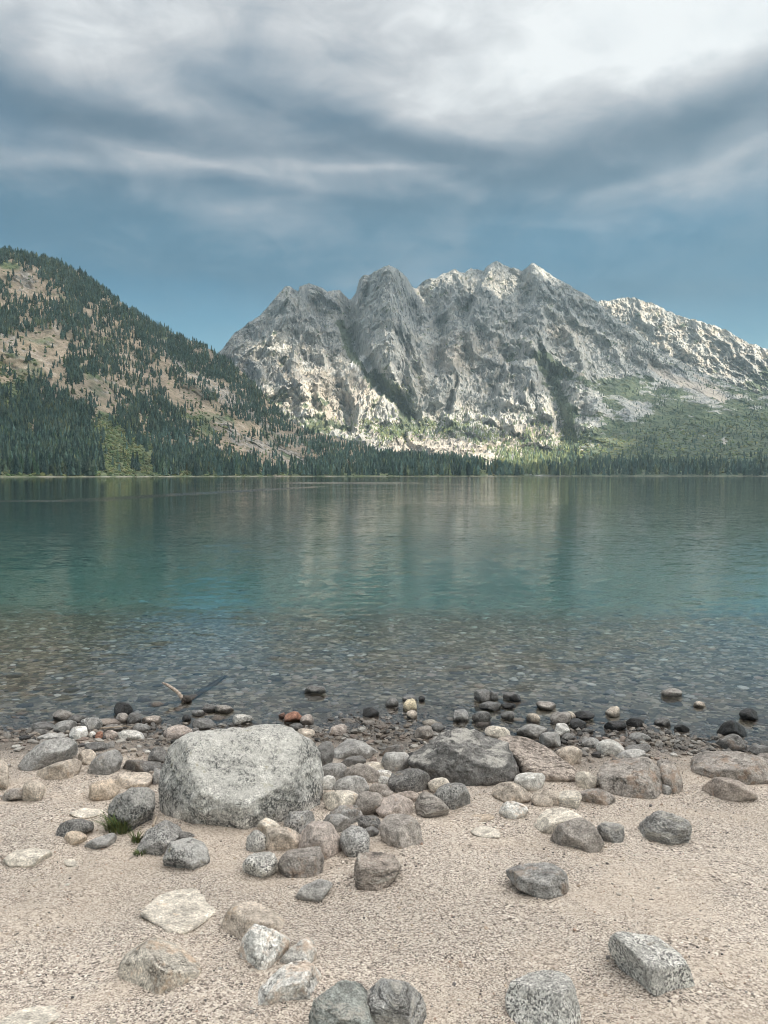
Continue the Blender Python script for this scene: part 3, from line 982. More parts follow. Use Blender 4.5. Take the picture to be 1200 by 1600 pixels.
def at_px(X, Y, lift=0.0, water=True):
    """the point of ground (or still water) seen at a photo pixel"""
    a, e = px_dir(X, Y)
    a, e = float(a), float(e)
    y = CAM_H / -e
    for _ in range(30):
        g = float(ground_z(a * y, y, False))
        if water:
            g = max(g, 0)
        y = .5 * y + .5 * (CAM_H - g - lift) / -e
    g = float(ground_z(a * y, y, False))
    if water:
        g = max(g, 0)
    return np.array([a * y, y, g + lift])


def graded(lo, hi, step, far, grow=1.12):
    c = list(np.arange(lo, hi + 1e-6, step))
    s, v = step, lo
    left = []
    while v > -far:
        s *= grow
        v -= s
        left.append(v)
    s, v = step, hi
    rightl = []
    while v < far:
        s *= grow
        v += s
        rightl.append(v)
    return np.array(left[::-1] + c + rightl)


gx = graded(-4.6, 4.6, .022, 12000)
gy = graded(1.6, 8.6, .022, 12000)
gy = gy[gy > -4000]
GX, GY = np.meshgrid(gx, gy, indexing='ij')
GZ = ground_z(GX, GY)

m, t, b, out = material('gravel_beach')
P = t.node('ShaderNodeNewGeometry').outputs['Position']
Pw = t.vmath('ADD', P, t.vmath('SCALE', t.noise(P, 60, 2, color=True), scale=.006))
v1c = t.voro(Pw, 205, out='Color')
v1d = t.voro(Pw, 205)
v2c = t.voro(Pw, 92, out='Color')
v2d = t.voro(Pw, 92)
r1 = t.node('ShaderNodeSeparateColor', {0: v1c})
r2 = t.node('ShaderNodeSeparateColor', {0: v2c})
stops = [(0.0, (.04, .036, .036)), (.12, (.10, .085, .078)), (.26, (.25, .21, .19)), (.48, (.41, .355, .315)), (.70, (.53, .475, .43)), (.88, (.60, .545, .49)), (1.0, (.74, .70, .66))]
c1 = t.ramp(r1.outputs[0], stops)
c2 = t.ramp(r2.outputs[0], stops)
coarse = t.step(t.noise(P, 1.3, 4, .6), .46, .60)
big_here = t.math('MULTIPLY', coarse, t.math('GREATER_THAN', r2.outputs[1], .62))
col = t.mix(big_here, c1, c2)
# tan sandy patches between the gravel
sand = t.math('MULTIPLY', t.step(t.noise(t.mapv(P, (1, 1.3, 1), (4, 2, 0)), 1.05, 5, .65), .46, .64), .42)
grainc = t.ramp(t.noise(P, 420, 2, .7), [(.3, (.31, .255, .21)), (.5, (.47, .40, .34)), (.7, (.62, .545, .475))])
col = t.mix(sand, col, grainc)
tone = t.noise(t.mapv(P, (1, 1, 1), (9, 1, 0)), .8, 4, .6)
col = t.mix(1.0, col, t.ramp(tone, [(.3, (.965, .96, .93)), (.7, (1.24, 1.235, 1.20))]), 'MULTIPLY')
pz = t.node('ShaderNodeSeparateXYZ', {0: P}).outputs[2]
wetn = t.math('ADD', pz, t.math('MULTIPLY', t.math('SUBTRACT', t.noise(P, 2.2, 4, .6), .5), .10))
wet = t.step(wetn, .02, .11, 1, 0)
col = t.mix(wet, col, t.mix(1.0, col, (.30, .29, .28), 'MULTIPLY'))
# under water: stones of the lake bed
u1 = t.node('ShaderNodeSeparateColor', {0: t.voro(Pw, 17.0, out='Color')})
ub = t.ramp(u1.outputs[0], [(0, (.09, .09, .075)), (.4, (.15, .135, .105)), (.7, (.25, .22, .17)), (1, (.42, .38, .31))])
ub = t.mix(t.step(pz, -3.0, -1.0), (.46, .46, .38), ub)          # pale silt further out
under = t.step(pz, -.05, -.01, 1, 0)
col = t.mix(under, col, ub)
t.set(b, 'Base Color', col)
t.set(b, 'Roughness', t.mixf(wet, .92, .35))
t.set(b, 'Specular IOR Level', t.mixf(wet, .2, .5))
hgt = t.mixf(sand, t.mixf(big_here, t.math('SUBTRACT', 1.0, t.math('MULTIPLY', v1d, 1.0)), t.math('SUBTRACT', 1.6, t.math('MULTIPLY', v2d, 1.6))), t.noise(P, 300, 2))
t.set(b, 'Normal', t.bump(hgt, .6, .0035))
MAT_BEACH = m
me = make_mesh('beach', np.stack([GX, GY, GZ], -1).reshape(-1, 3), grid_faces(len(gx), len(gy)), MAT_BEACH)
link('beach', me, 'tan gravel beach running down under the lake', 'beach', kind='structure')

# ------------------------------------------------------------------ the lake: a closed body of clear water
m, t, b, out = material('lake_water')
P = t.node('ShaderNodeNewGeometry').outputs['Position']


def slopes(scale, off, amp, detail=2):
    c = t.noise(t.mapv(P, scale, off), 1.0, detail, .55, .3, color=True)
    return t.vmath('SCALE', t.vmath('SUBTRACT', c, (.5, .5, .5)), scale=amp)


dist = t.vmath('LENGTH', P)
streak = t.step(t.noise(t.mapv(P, (.004, .035, 1), rot=(0, 0, .05)), 1.0, 4, .6), .38, .62, .55, 1.25)
farw = t.step(dist, 20, 140)
s = t.vmath('ADD', slopes((3.6, 8.5, 1), (0, 0, 0), WAVE[0]), slopes((1.1, 2.6, 1), (7, 3, 0), WAVE[1]))
s = t.vmath('ADD', s, slopes((11, 22, 1), (2, 9, 0), WAVE[2]))
s = t.vmath('ADD', s, t.vmath('SCALE', slopes((.25, .8, 1), (2, 9, 0), WAVE[3]), scale=farw))
s = t.vmath('SCALE', s, scale=streak)
calm = t.step(t.node('ShaderNodeSeparateXYZ', {0: P}).outputs[1], 6.0, 8.5, .6, 1.0)
s = t.vmath('SCALE', s, scale=t.math('MULTIPLY', calm, t.step(dist, 14, 60, 1.0, .55)))
# wake left by a boat far out at the left, and wind lines
wsx, wsy, _ = t.node('ShaderNodeSeparateXYZ', {0: t.vmath('ADD', P, t.vmath('SCALE', t.vmath('SUBTRACT', t.noise(P, .12, 3, color=True), (.5, .5, .5)), scale=5.0))}).outputs
wk = t.math('MULTIPLY', t.step(t.math('ABSOLUTE', t.math('SUBTRACT', wsy, 67.0)), .8, 2.6, 1, 0), t.step(wsx, -29, -22, 1, 0))
wl = t.math('SUBTRACT', wsx, t.math('SUBTRACT', t.math('MULTIPLY', wsy, .16), 38.0))
wk = t.math('MAXIMUM', wk, t.math('MULTIPLY', t.math('MULTIPLY', t.step(t.math('ABSOLUTE', wl), 1, 4, .6, 0), t.step(wsy, 66, 72)), t.step(wsy, 120, 180, 1, 0)))
wk = t.math('MAXIMUM', wk, t.math('MULTIPLY', t.math('MULTIPLY', t.step(t.math('ABSOLUTE', t.math('SUBTRACT', wsy, 230.0)), 10, 30, .7, 0), t.step(wsx, -34, -24)), t.step(wsx, 0, 14, 1, 0)))
s = t.vmath('SCALE', s, scale=t.math('ADD', 1.0, t.math('MULTIPLY', wk, 2.6)))
s = t.vmath('ADD', s, t.vmath('SCALE', t.node('ShaderNodeCombineXYZ', {0: 0.0, 1: -.10, 2: 0.0}).outputs[0], scale=wk))
s = t.vmath('MULTIPLY', s, (1.0, 1.0, 0.0))
nrm = t.vmath('NORMALIZE', t.vmath('ADD', s, (0, 0, 1)))
# seen from below the surface the normal points down
nrm = t.vmath('SCALE', nrm, scale=t.math('SUBTRACT', 1.0, t.math('MULTIPLY', t.node('ShaderNodeNewGeometry').outputs['Backfacing'], 2.0)))
t.n.remove(b)
fr = t.node('ShaderNodeFresnel', {'IOR': 1.333, 'Normal': nrm}).outputs[0]
gl = t.node('ShaderNodeBsdfGlossy', {'Color': (1, 1, 1), 'Roughness': .03, 'Normal': nrm}).outputs[0]
rf = t.node('ShaderNodeBsdfRefraction', {'Color': (1, 1, 1), 'Roughness': 0.0, 'IOR': 1.333, 'Normal': nrm}).outputs[0]
mx = t.node('ShaderNodeMixShader', {0: fr, 1: rf, 2: gl}).outputs[0]
t.l.new(mx, out.inputs['Surface'])
ab = t.node('ShaderNodeVolumeAbsorption', {'Color': WATER_COL, 'Density': WATER_DENS}).outputs[0]
t.l.new(ab, out.inputs['Volume'])
MAT_WATER = m
wx_ = graded(-6, 6, .5, 9000, 1.3)
wy_ = graded(5.0, 14, .5, 9000, 1.3)
wy_ = wy_[wy_ >= 4.9]
WX, WY = np.meshgrid(wx_, wy_, indexing='ij')
nu, nv = WX.shape
topv = np.stack([WX, WY, 0 * WX], -1).reshape(-1, 3)
botv = topv.copy()
botv[:, 2] = -90
F = grid_faces(nu, nv)
idx = np.arange(nu * nv).reshape(nu, nv)
nb = nu * nv
ring = np.concatenate([idx[:-1, 0], idx[-1, :-1], idx[:0:-1, -1], idx[0, :0:-1]])
rn = np.roll(ring, -1)
side = np.stack([ring + nb, rn + nb, rn, ring], -1)
me = make_mesh('lake_water', np.vstack([topv, botv]), np.vstack([F, F[:, ::-1] + nb, side]), MAT_WATER, smooth_shade=False)
link('water', me, 'clear rippled teal mountain lake', 'lake', kind='structure')

# ------------------------------------------------------------------ loose gravel and lake-bed pebbles (nobody could count them)
rg = np.random.default_rng(33)
m, t, b, out = material('pebble')
P = t.node('ShaderNodeTexCoord').outputs['Object']
pz = t.node('ShaderNodeSeparateXYZ', {0: t.node('ShaderNodeNewGeometry').outputs['Position']}).outputs[2]
c = t.mix(1.0, t.attr('tone', 'Color'), t.ramp(t.noise(P, 160, 3, .7), [(.3, .7), (.7, 1.2)]), 'MULTIPLY')
c = t.mix(t.math('MULTIPLY', t.step(pz, .02, .09, .55, 0), t.step(pz, -.12, -.02, .35, 1)), c, (.03, .03, .026))
t.set(b, 'Base Color', c)
t.set(b, 'Roughness', t.step(pz, .0, .05, .35, .9))
MAT_PEBBLE = m
PAL = np.array([(.62, .59, .54), (.46, .42, .37), (.42, .34, .27), (.30, .28, .26), (.20, .17, .15), (.12, .11, .11), (.40, .29, .23), (.52, .43, .33), (.055, .055, .06)])
PALW = np.array([.08, .17, .22, .16, .12, .08, .09, .06, .02])


def pebble_mass(name, label, pos, size, sub, flat, sink, mat, jit=.16, gain=1.0, grey=0.0):
    Vb, Fb = ICO[sub]
    n = len(pos)
    k = len(Vb)
    sc = size[:, None] * np.stack([rg.uniform(.8, 1.3, n), rg.uniform(.7, 1.1, n), flat * rg.uniform(.75, 1.25, n)], -1)
    a = rg.uniform(0, 6.28, n)
    V = Vb[None] * (1 + jit * rg.standard_normal((n, k, 1))) * sc[:, None, :]
    tilt = rg.normal(0, .25, n)[:, None]
    z = V[..., 2] + V[..., 0] * tilt
    x = V[..., 0] * np.cos(a)[:, None] - V[..., 1] * np.sin(a)[:, None]
    y = V[..., 0] * np.sin(a)[:, None] + V[..., 1] * np.cos(a)[:, None]
    V = np.stack([x, y, z], -1) + pos[:, None, :]
    V[..., 2] += (sc[:, 2] * sink)[:, None]
    F = (Fb[None] + (np.arange(n) * k)[:, None, None]).reshape(-1, 3)
    c = PAL[rg.choice(len(PAL), n, p=PALW / PALW.sum())] * rg.uniform(.8, 1.2, (n, 1))
    c = c * gain * (1 - grey) + c.mean(1, keepdims=True) * gain * grey
    me = make_mesh(name, V.reshape(-1, 3), F, mat, smooth_shade=sub > 1, colattr=np.repeat(c, k, 0))
    return link(name, me, label, 'gravel', kind='stuff')


n = 42000
gpx = rg.uniform(-5.2, 5.2, n)
gpy = rg.uniform(1.9, 6.7, n)
keep = (np.abs(gpx) < .62 * gpy + .8)
keep &= rg.random(n) < np.clip(.55 + 1.4 * noise3(gpx / .7, gpy / .5, 3.1, 601), .15, 1)
gpx, gpy = gpx[keep], gpy[keep]
gs = .0024 + .0042 * rg.random(len(gpx)) ** 3 + .009 * (rg.random(len(gpx)) < .035) * rg.random(len(gpx)) ** 1.5
pebble_mass('gravel', 'loose gravel grains strewn over the beach', np.stack([gpx, gpy, ground_z(gpx, gpy)], -1), gs, 1, .7, .25, MAT_PEBBLE)
# ------------------------------------------------------------------ rock materials
def rock_material(name, kind):
    m, t, b, out = material(name)
    O = t.node('ShaderNodeTexCoord').outputs['Object']
    oi = t.node('ShaderNodeObjectInfo')
    P = t.vmath('ADD', O, t.vmath('SCALE', t.node('ShaderNodeCombineXYZ', {0: oi.outputs['Random'], 1: oi.outputs['Random'], 2: 0.3}).outputs[0], scale=37.0))
    tint = oi.outputs['Color']
    big = t.noise(P, 7, 4, .6)
    med = t.noise(P, 28, 5, .68)
    fine = t.noise(P, 120, 4, .75)
    k = lambda v, lo, hi, a, b_: t.step(v, lo, hi, a, b_)
    mul = lambda c, f: t.mix(1.0, c, f, 'MULTIPLY')
    col = mul(tint, t.ramp(big, [(.3, .70), (.5, 1.0), (.7, 1.25)]))
    col = mul(col, t.ramp(med, [(.3, .60), (.5, 1.0), (.72, 1.35)]))
    col = mul(col, t.ramp(fine, [(.34, .48), (.5, 1.0), (.66, 1.5)]))
    rough, spec = .88, .25
    h = t.math('ADD', t.math('MULTIPLY', med, .7), t.math('MULTIPLY', fine, .45))
    bs, bd = 1.0, .022
    if kind == 'granite':        # salt-and-pepper crystals with pale lichen
        sp = t.noise(P, 150, 3, .8)
        sp2 = t.voro(t.vmath('ADD', P, t.vmath('SCALE', t.noise(P, 50, 2, color=True), scale=.012)), 150, out='Color')
        r = t.node('ShaderNodeSeparateColor', {0: sp2}).outputs[0]
        where = k(big, .36, .6, .45, 1.0)
        col = t.mix(t.math('MULTIPLY', t.math('LESS_THAN', r, .30), t.math('MULTIPLY', where, .85)), col, (.055, .056, .06))
        col = t.mix(t.math('MULTIPLY', k(sp, .55, .62, 0, 1), .55), col, (.70, .68, .64))
        col = t.mix(k(t.noise(P, 9, 4, .7), .58, .68, 0, .4), col, (.36, .27, .17))
    elif kind == 'lichen':       # big weathered boulders: pale crust and black lichen spreading in blotches
        a = t.noise(P, 4.5, 6, .72, .5)
        e = t.noise(P, 62, 5, .82)
        nz = t.node('ShaderNodeSeparateXYZ', {0: t.node('ShaderNodeNewGeometry').outputs['Normal']}).outputs[2]
        pale = k(t.math('ADD', a, t.math('MULTIPLY', nz, .16)), .42, .66, 0, .75)
        col = t.mix(pale, col, mul(t.mix(.4, tint, (.62, .61, .57)), t.ramp(fine, [(.3, .78), (.7, 1.2)])))
        dark = t.math('MULTIPLY', k(t.math('ADD', a, t.math('MULTIPLY', nz, -.10)), .40, .54, 0, 1), k(e, .45, .54, 0, .9))
        dark2 = t.math('MULTIPLY', k(e, .53, .60, 0, .8), k(t.noise(P, 6, 4, .6), .42, .58, .15, 1))
        col = t.mix(t.math('MAXIMUM', dark, dark2), col, (.055, .06, .065))
        col = t.mix(k(t.noise(P, 11, 5, .75), .60, .68, 0, .45), col, (.34, .31, .17))
        crack = t.math('ABSOLUTE', t.math('SUBTRACT', t.noise(t.mapv(P, (1, 1, 1), (3, 1, 2)), 3.0, 4, .6, .6), .5))
        crack = t.math('ADD', crack, k(t.noise(P, 3.5, 3, .6), .42, .56, 0, .05))
        col = t.mix(k(crack, .0, .006, .6, 0), col, (.06, .06, .06))
        h = t.math('SUBTRACT', h, k(crack, 0, .010, .6, 0))
        bd = .02
    elif kind == 'streak':       # dark rock with white lichen crust in streaks
        a = t.noise(t.mapv(P, (1, 1, 1.8), rot=(.3, .5, 0)), 6, 6, .75, .7)
        e = t.noise(P, 75, 5, .85)
        nz = t.node('ShaderNodeSeparateXYZ', {0: t.node('ShaderNodeNewGeometry').outputs['Normal']}).outputs[2]
        w = k(t.math('ADD', t.math('ADD', a, t.math('MULTIPLY', nz, .22)), t.math('MULTIPLY', t.math('SUBTRACT', e, .5), .5)), .66, .80, 0, .85)
        col = t.mix(w, col, mul((.60, .58, .54), t.ramp(fine, [(.3, .7), (.7, 1.15)])))
        col = t.mix(k(e, .58, .66, 0, .8), col, (.035, .04, .045))
        bd = .02
    elif kind == 'band':         # layered gneiss
        w = t.vmath('ADD', P, t.vmath('SCALE', t.noise(P, 9, 3, color=True), scale=.05))
        s = t.noise(t.mapv(w, (5, 5, 62), rot=(.5, .35, 0)), 1.0, 5, .7)
        col = t.mix(k(s, .52, .60, 0, .75), col, mul((.60, .57, .52), t.ramp(fine, [(.3, .8), (.7, 1.1)])))
        col = t.mix(k(s, .44, .37, 0, .75), col, (.075, .072, .07))
        h = t.math('ADD', h, t.math('MULTIPLY', s, 1.3))
        bd = .02
    elif kind == 'craggy':       # broken faces with dark cracks and brown stain
        c1 = t.math('ABSOLUTE', t.math('SUBTRACT', t.noise(t.mapv(P, (1, 1, 1.6), rot=(.4, .2, .3)), 9, 6, .72, .2), .5))
        c1 = t.math('ADD', c1, k(t.noise(P, 10, 3, .6), .40, .58, 0, .05))
        col = t.mix(k(c1, .0, .014, .7, 0), col, (.05, .045, .04))
        col = t.mix(k(t.noise(P, 8, 4, .7), .5, .66, 0, .5), col, mul(tint, (1.0, .72, .52)))
        col = t.mix(k(t.noise(P, 34, 4, .8), .58, .66, 0, .55), col, (.62, .60, .56))
        h = t.math('SUBTRACT', h, k(c1, 0, .02, .8, 0))
        bd = .016
    elif kind == 'slate':        # brown slab cut by long dark parallel cracks
        w = t.vmath('ADD', P, t.vmath('SCALE', t.noise(P, 7, 3, color=True), scale=.10))
        s = t.math('ABSOLUTE', t.math('SUBTRACT', t.noise(t.mapv(w, (4, 26, 14), rot=(0, 0, .5)), 1.0, 3, .6), .5))
        col = t.mix(k(s, .0, .022, .6, 0), col, (.08, .065, .055))
        h = t.math('SUBTRACT', h, k(s, 0, .03, .7, 0))
        bd = .02
    elif kind == 'smooth':       # water-worn cobbles
        bs, bd = .9, .014
        col = t.mix(k(t.noise(P, 60, 4, .75), .58, .68, 0, .5), col, mul(tint, (.42, .42, .42)))
        col = t.mix(k(t.noise(P, 16, 4, .7), .60, .70, 0, .45), col, mul(tint, (1.25, 1.05, .85)))
    # wet near the waterline
    pz = t.node('ShaderNodeSeparateXYZ', {0: t.node('ShaderNodeNewGeometry').outputs['Position']}).outputs[2]
    wz = t.math('ADD', pz, t.math('MULTIPLY', t.math('SUBTRACT', big, .5), .06))
    wet = k(wz, .010, .045, 1, 0)
    col = t.mix(wet, col, mul(col, (.36, .35, .34)))
    if kind == 'wet':
        wet = 1.0
        rough = .42
    t.set(b, 'Base Color', col)
    t.set(b, 'Roughness', t.mixf(wet, rough, .42))
    t.set(b, 'Specular IOR Level', t.mixf(wet, spec, .5))
    t.set(b, 'Normal', t.bump(h, bs, bd))
    return m


RM = {k: rock_material('rock_' + k, k) for k in ('granite', 'lichen', 'streak', 'band', 'craggy', 'slate', 'smooth', 'wet')}
TINT = dict(pale=(.62, .605, .575), white=(.72, .705, .675), grey=(.46, .452, .44), mid=(.35, .343, .333), dark=(.205, .20, .195), black=(.045, .045, .047),
            tan=(.54, .475, .41), brown=(.35, .32, .295), pink=(.47, .41, .375), red=(.34, .185, .135), yellow=(.56, .49, .36), green=(.36, .38, .36),
            sand=(.50, .42, .34), rust=(.42, .365, .325), cream=(.63, .58, .51))


def noise_dirs(V, f, octs, seed, ridge=False):
    o = seed * 1.37
    if ridge:
        return ridged(V[:, 0] * f + o, V[:, 1] * f - o, V[:, 2] * f + 2 * o, octs, seed) - .8
    return fbm(V[:, 0] * f + o, V[:, 1] * f - o, V[:, 2] * f + 2 * o, octs, seed)


def make_rock(name, outline, seed, kind, depth=.85, facets=5, soft=2.4, sink=.14, rough=.06, planes=None, sub=None, submerged=False, drop=0.0, shrink=1.0):
    """A rock whose outline, seen from the beach, is the given one; it has its own real depth and sits in the ground.
    outline: photo pixels, clockwise. planes: extra cuts (nx right, ny up, nz towards the viewer, offset 0..1)."""
    pts = np.array(outline, float)
    x0, x1, y0, y1 = pts[:, 0].min(), pts[:, 0].max(), pts[:, 1].min(), pts[:, 1].max()
    w, h = x1 - x0, y1 - y0
    cx, cy = (x0 + x1) / 2, (y0 + y1) / 2
    foot = at_px(cx, y1 - .06 * h, water=not submerged)
    s0 = np.linalg.norm(foot - (0, 0, CAM_H))
    half = depth * .5 * (w * .6 + h * .6) / F_PX * s0
    a, e = px_dir(cx, cy + sink * h * .5)
    v = np.array([float(a), 1.0, float(e)])
    v /= np.linalg.norm(v)
    u = np.array([1.0, 0, 0])
    u = u - v * u.dot(v)
    u /= np.linalg.norm(u)
    wv = np.cross(u, v)
    if wv[2] < 0:
        wv = -wv
    s = s0 + half * .55
    C = np.array([0, 0, CAM_H]) + v * s
    # outline in metres about the centre, lower part carried on down into the ground
    q = np.stack([(pts[:, 0] - cx), -(pts[:, 1] - (cy + sink * h * .5))], -1) / F_PX * s
    q *= shrink
    q[:, 1] = np.where(q[:, 1] < 0, q[:, 1] * (1 + sink * 1.3), q[:, 1])
    # rounded, densely sampled polar outline
    nq = len(q)
    dense = []
    for i in range(nq):
        p0, p1, p2, p3 = q[i - 1], q[i], q[(i + 1) % nq], q[(i + 2) % nq]
        for tt_ in np.linspace(0, 1, 8, endpoint=False):
            lin = p1 + (p2 - p1) * tt_
            cr = .5 * ((2 * p1) + (-p0 + p2) * tt_ + (2 * p0 - 5 * p1 + 4 * p2 - p3) * tt_ ** 2 + (-p0 + 3 * p1 - 3 * p2 + p3) * tt_ ** 3)
            dense.append(.55 * lin + .45 * cr)
    dense = np.array(dense)
    ang = np.arctan2(dense[:, 1], dense[:, 0])
    rad = np.hypot(dense[:, 0], dense[:, 1])
    o = np.argsort(ang)
    ang, rad = ang[o], rad[o]
    ang = np.concatenate([ang - 2 * np.pi, ang, ang + 2 * np.pi])
    rad = np.concatenate([rad, rad, rad])
    if sub is None:
        sub = 5 if w > 58 else (4 if w > 24 else 3)
    D, F = ICO[sub]
    # stretch the directions so that the mesh is even on flat rocks
    W2, H2 = (q[:, 0].max() - q[:, 0].min()) / 2, (q[:, 1].max() - q[:, 1].min()) / 2
    E = D * np.array([W2, H2, half])
    E = E / np.linalg.norm(E, axis=1)[:, None]
    phi = np.arctan2(E[:, 1], E[:, 0])
    R = np.interp(phi, ang, rad)
    rho = np.hypot(E[:, 0], E[:, 1])
    tlen = ((rho / R) ** soft + (np.abs(E[:, 2]) / half) ** soft) ** (-1 / soft)
    rs = np.random.default_rng(seed)
    cuts = list(planes or [])
    for _ in range(facets):
        n = rs.normal(0, 1, 3)
        n[2] = abs(n[2]) + .35
        n[1] = n[1] + .15
        n /= np.linalg.norm(n)
        cuts.append((*n, rs.uniform(.58, .86)))
    if kind in ('craggy', 'streak', 'lichen', 'band'):             # many small breaks give a chiselled, angular surface
        for _ in range(14 if kind == 'craggy' else 8):
            n = rs.normal(0, 1, 3)
            n[2] = abs(n[2]) + .2
            n /= np.linalg.norm(n)
            cuts.append((*n, rs.uniform(.84, .97)))
        if kind == 'craggy':
            rough *= .7
    ext = np.array([W2, H2, half])
    for c in cuts:
        n = np.array(c[:3], float)
        n /= np.linalg.norm(n)
        sup = np.sqrt(((n * ext) ** 2).sum())                     # support of the ellipsoid that bounds the rock
        dn = E @ n
        lim = np.where(dn > 1e-3, c[3] * sup / np.maximum(dn, 1e-3), 1e9)
        p = 40.0 if kind in ('craggy', 'lichen', 'granite') else 38.0
        tlen = (tlen ** -p + lim ** -p) ** (-1 / p)
    L = E * tlen[:, None]
    sz = (W2 + H2) / 2
    Q = L / sz
    dispn = rough * (noise_dirs(Q, 1.6, 4, seed) * 1.1 + .45 * noise_dirs(Q, 4.5, 3, seed + 3, kind in ('craggy', 'band', 'slate', 'streak', 'lichen')) * .8 + .22 * noise_dirs(Q, 13, 3, seed + 5))
    L = L + E * (dispn * sz)[:, None]
    X = L[:, :1] * u + L[:, 1:2] * wv - L[:, 2:3] * v
    for _ in range(3):                                              # keep to the traced width and height after roughening
        G = X + C
        qx_, qy_ = to_px(G[:, 0], G[:, 1], G[:, 2])
        ccx, ccy = to_px(*C)
        up_ = G[:, 2] > ground_z(G[:, 0], G[:, 1], False) + .004
        if up_.sum() < 20:
            break
        qx_, qy_ = qx_[up_], qy_[up_]
        fr_ = np.clip((x1 - ccx) / max(qx_.max() - ccx, 1), .85, 1.2)
        fl_ = np.clip((ccx - x0) / max(ccx - qx_.min(), 1), .85, 1.2)
        ft_ = np.clip((ccy - y0) / max(ccy - qy_.min(), 1), .75, 1.3)
        L[:, 0] *= np.where(L[:, 0] > 0, fr_, fl_)
        L[:, 1] *= np.where(L[:, 1] > 0, ft_, 1)
        X = L[:, :1] * u + L[:, 1:2] * wv - L[:, 2:3] * v
    me = make_mesh(name, X, F, RM[kind])
    ob = bpy.data.objects.new(name, me)
    COL.objects.link(ob)
    ob.location = C - np.array([0, 0, drop])
    return ob


def ell(cx, cy, w, h, seed, lump=.10, n=14):
    rs = np.random.default_rng(seed + 900)
    ph = rs.uniform(0, 6.28, 3)
    pts = []
    tilt = rs.normal(0, .06)
    for i in range(n):
        a = 2 * math.pi * i / n
        r = 1 + lump * (.6 * math.sin(2 * a + ph[0]) * .5 + .6 * math.sin(3 * a + ph[1]) + .4 * math.sin(5 * a + ph[2]))
        c, s = math.cos(a), math.sin(a)
        c = math.copysign(abs(c) ** .9, c)
        s = math.copysign(abs(s) ** .9, s)
        X, Y = r * c * w / 2, r * s * h / 2
        pts.append((cx + X, cy + Y + X * tilt))
    return pts


SEED = [100]


def rock(name, label, shape, tint, kind='smooth', **kw):
    SEED[0] += 1
    sd_ = kw.pop('seed', SEED[0])
    cat = kw.pop('cat', name.split('_')[-1])
    jitter = random.Random(sd_).uniform(.9, 1.1)
    if len(shape) == 4 and not hasattr(shape[0], '__len__'):
        shape = ell(shape[0], shape[1], shape[2] * 1.10, shape[3] * 1.12, sd_, kw.pop('lump', .10))
        kw.setdefault('facets', 8)
        kw.setdefault('soft', 2.6)
    ob = make_rock(name, shape, sd_, kind, **kw)
    c = TINT[tint]
    ob.color = (c[0] * jitter, c[1] * jitter, c[2] * jitter, 1)
    ob['label'] = label
    ob['category'] = cat
    ob['group'] = 'rocks along the lake shore'
    return ob
# ------------------------------------------------------------------ every rock of the shore
B, S = 'boulder', 'stone'
# --- the big ones
rock(B, 'huge pale grey boulder, the largest rock on the beach',
     [(258, 1172), (275, 1154), (325, 1140), (375, 1131), (430, 1133), (458, 1141), (490, 1160), (502, 1185), (506, 1230), (504, 1262), (482, 1284), (440, 1277), (400, 1286), (350, 1291), (300, 1298), (272, 1284), (254, 1264), (247, 1240), (253, 1205)],
     'pale', 'lichen', depth=.75, facets=0, soft=4.0, sub=6, rough=.055, sink=.14, shrink=.955,
     planes=[(.03, .50, .86, .66), (-.80, -.05, .60, .80), (.86, .10, .50, .80), (-.35, -.65, .68, .84), (.45, -.35, .82, .82)])
rock(B, 'dark boulder streaked with white crust, beside the cracked brown slab',
     [(636, 1182), (653, 1166), (667, 1161), (683, 1143), (697, 1136), (718, 1137), (737, 1142), (767, 1152), (797, 1164), (811, 1185), (813, 1207), (795, 1221), (770, 1229), (730, 1229), (690, 1223), (660, 1207), (642, 1196)],
     'dark', 'streak', depth=.8, facets=2, soft=2.3, sub=6, rough=.08, planes=[(.25, .75, .6, .66), (-.1, -.1, 1, .84)])
rock('slab', 'brown sloping slab cut by dark parallel cracks',
     [(775, 1158), (788, 1150), (820, 1150), (850, 1164), (880, 1186), (909, 1205), (895, 1217), (860, 1219), (825, 1217), (810, 1205), (798, 1180)],
     'rust', 'slate', depth=.9, facets=0, soft=3.0, rough=.05, planes=[(.25, .75, .6, .45)], sub=5)
rock(B, 'big angular brown boulder with a steep broken front and dark peak',
     [(932, 1222), (938, 1207), (947, 1194), (967, 1185), (1007, 1182), (1020, 1190), (1027, 1199), (1043, 1222), (1027, 1233), (1000, 1249), (980, 1243), (960, 1237), (936, 1231)],
     'brown', 'craggy', depth=.85, facets=2, soft=2.8, sub=6, rough=.07, planes=[(-.1, .85, .5, .52), (.85, .25, .5, .55), (-.25, .1, .95, .66)])
rock('slab', 'leaning brown slab against the side of the big angular brown boulder',
     [(1026, 1186), (1045, 1192), (1060, 1201), (1067, 1233), (1050, 1241), (1036, 1232), (1030, 1210)], 'brown', 'craggy', facets=3, rough=.06)
rock(B, 'long dark brown boulder with a flat reddish top by the water',
     [(1078, 1207), (1081, 1187), (1092, 1177), (1110, 1173), (1153, 1174), (1187, 1184), (1212, 1193), (1214, 1212), (1170, 1225), (1120, 1218), (1085, 1214)],
     'brown', 'craggy', depth=.7, facets=1, soft=3.2, rough=.05, sub=6, planes=[(0, .85, .5, .50), (0, -.25, .97, .78)])
rock(B, 'low tan-brown boulder just in front of the long dark brown one',
     [(1097, 1231), (1108, 1221), (1122, 1214), (1153, 1219), (1174, 1230), (1184, 1241), (1180, 1250), (1140, 1254), (1110, 1245)], 'rust', 'smooth', facets=6, rough=.06)
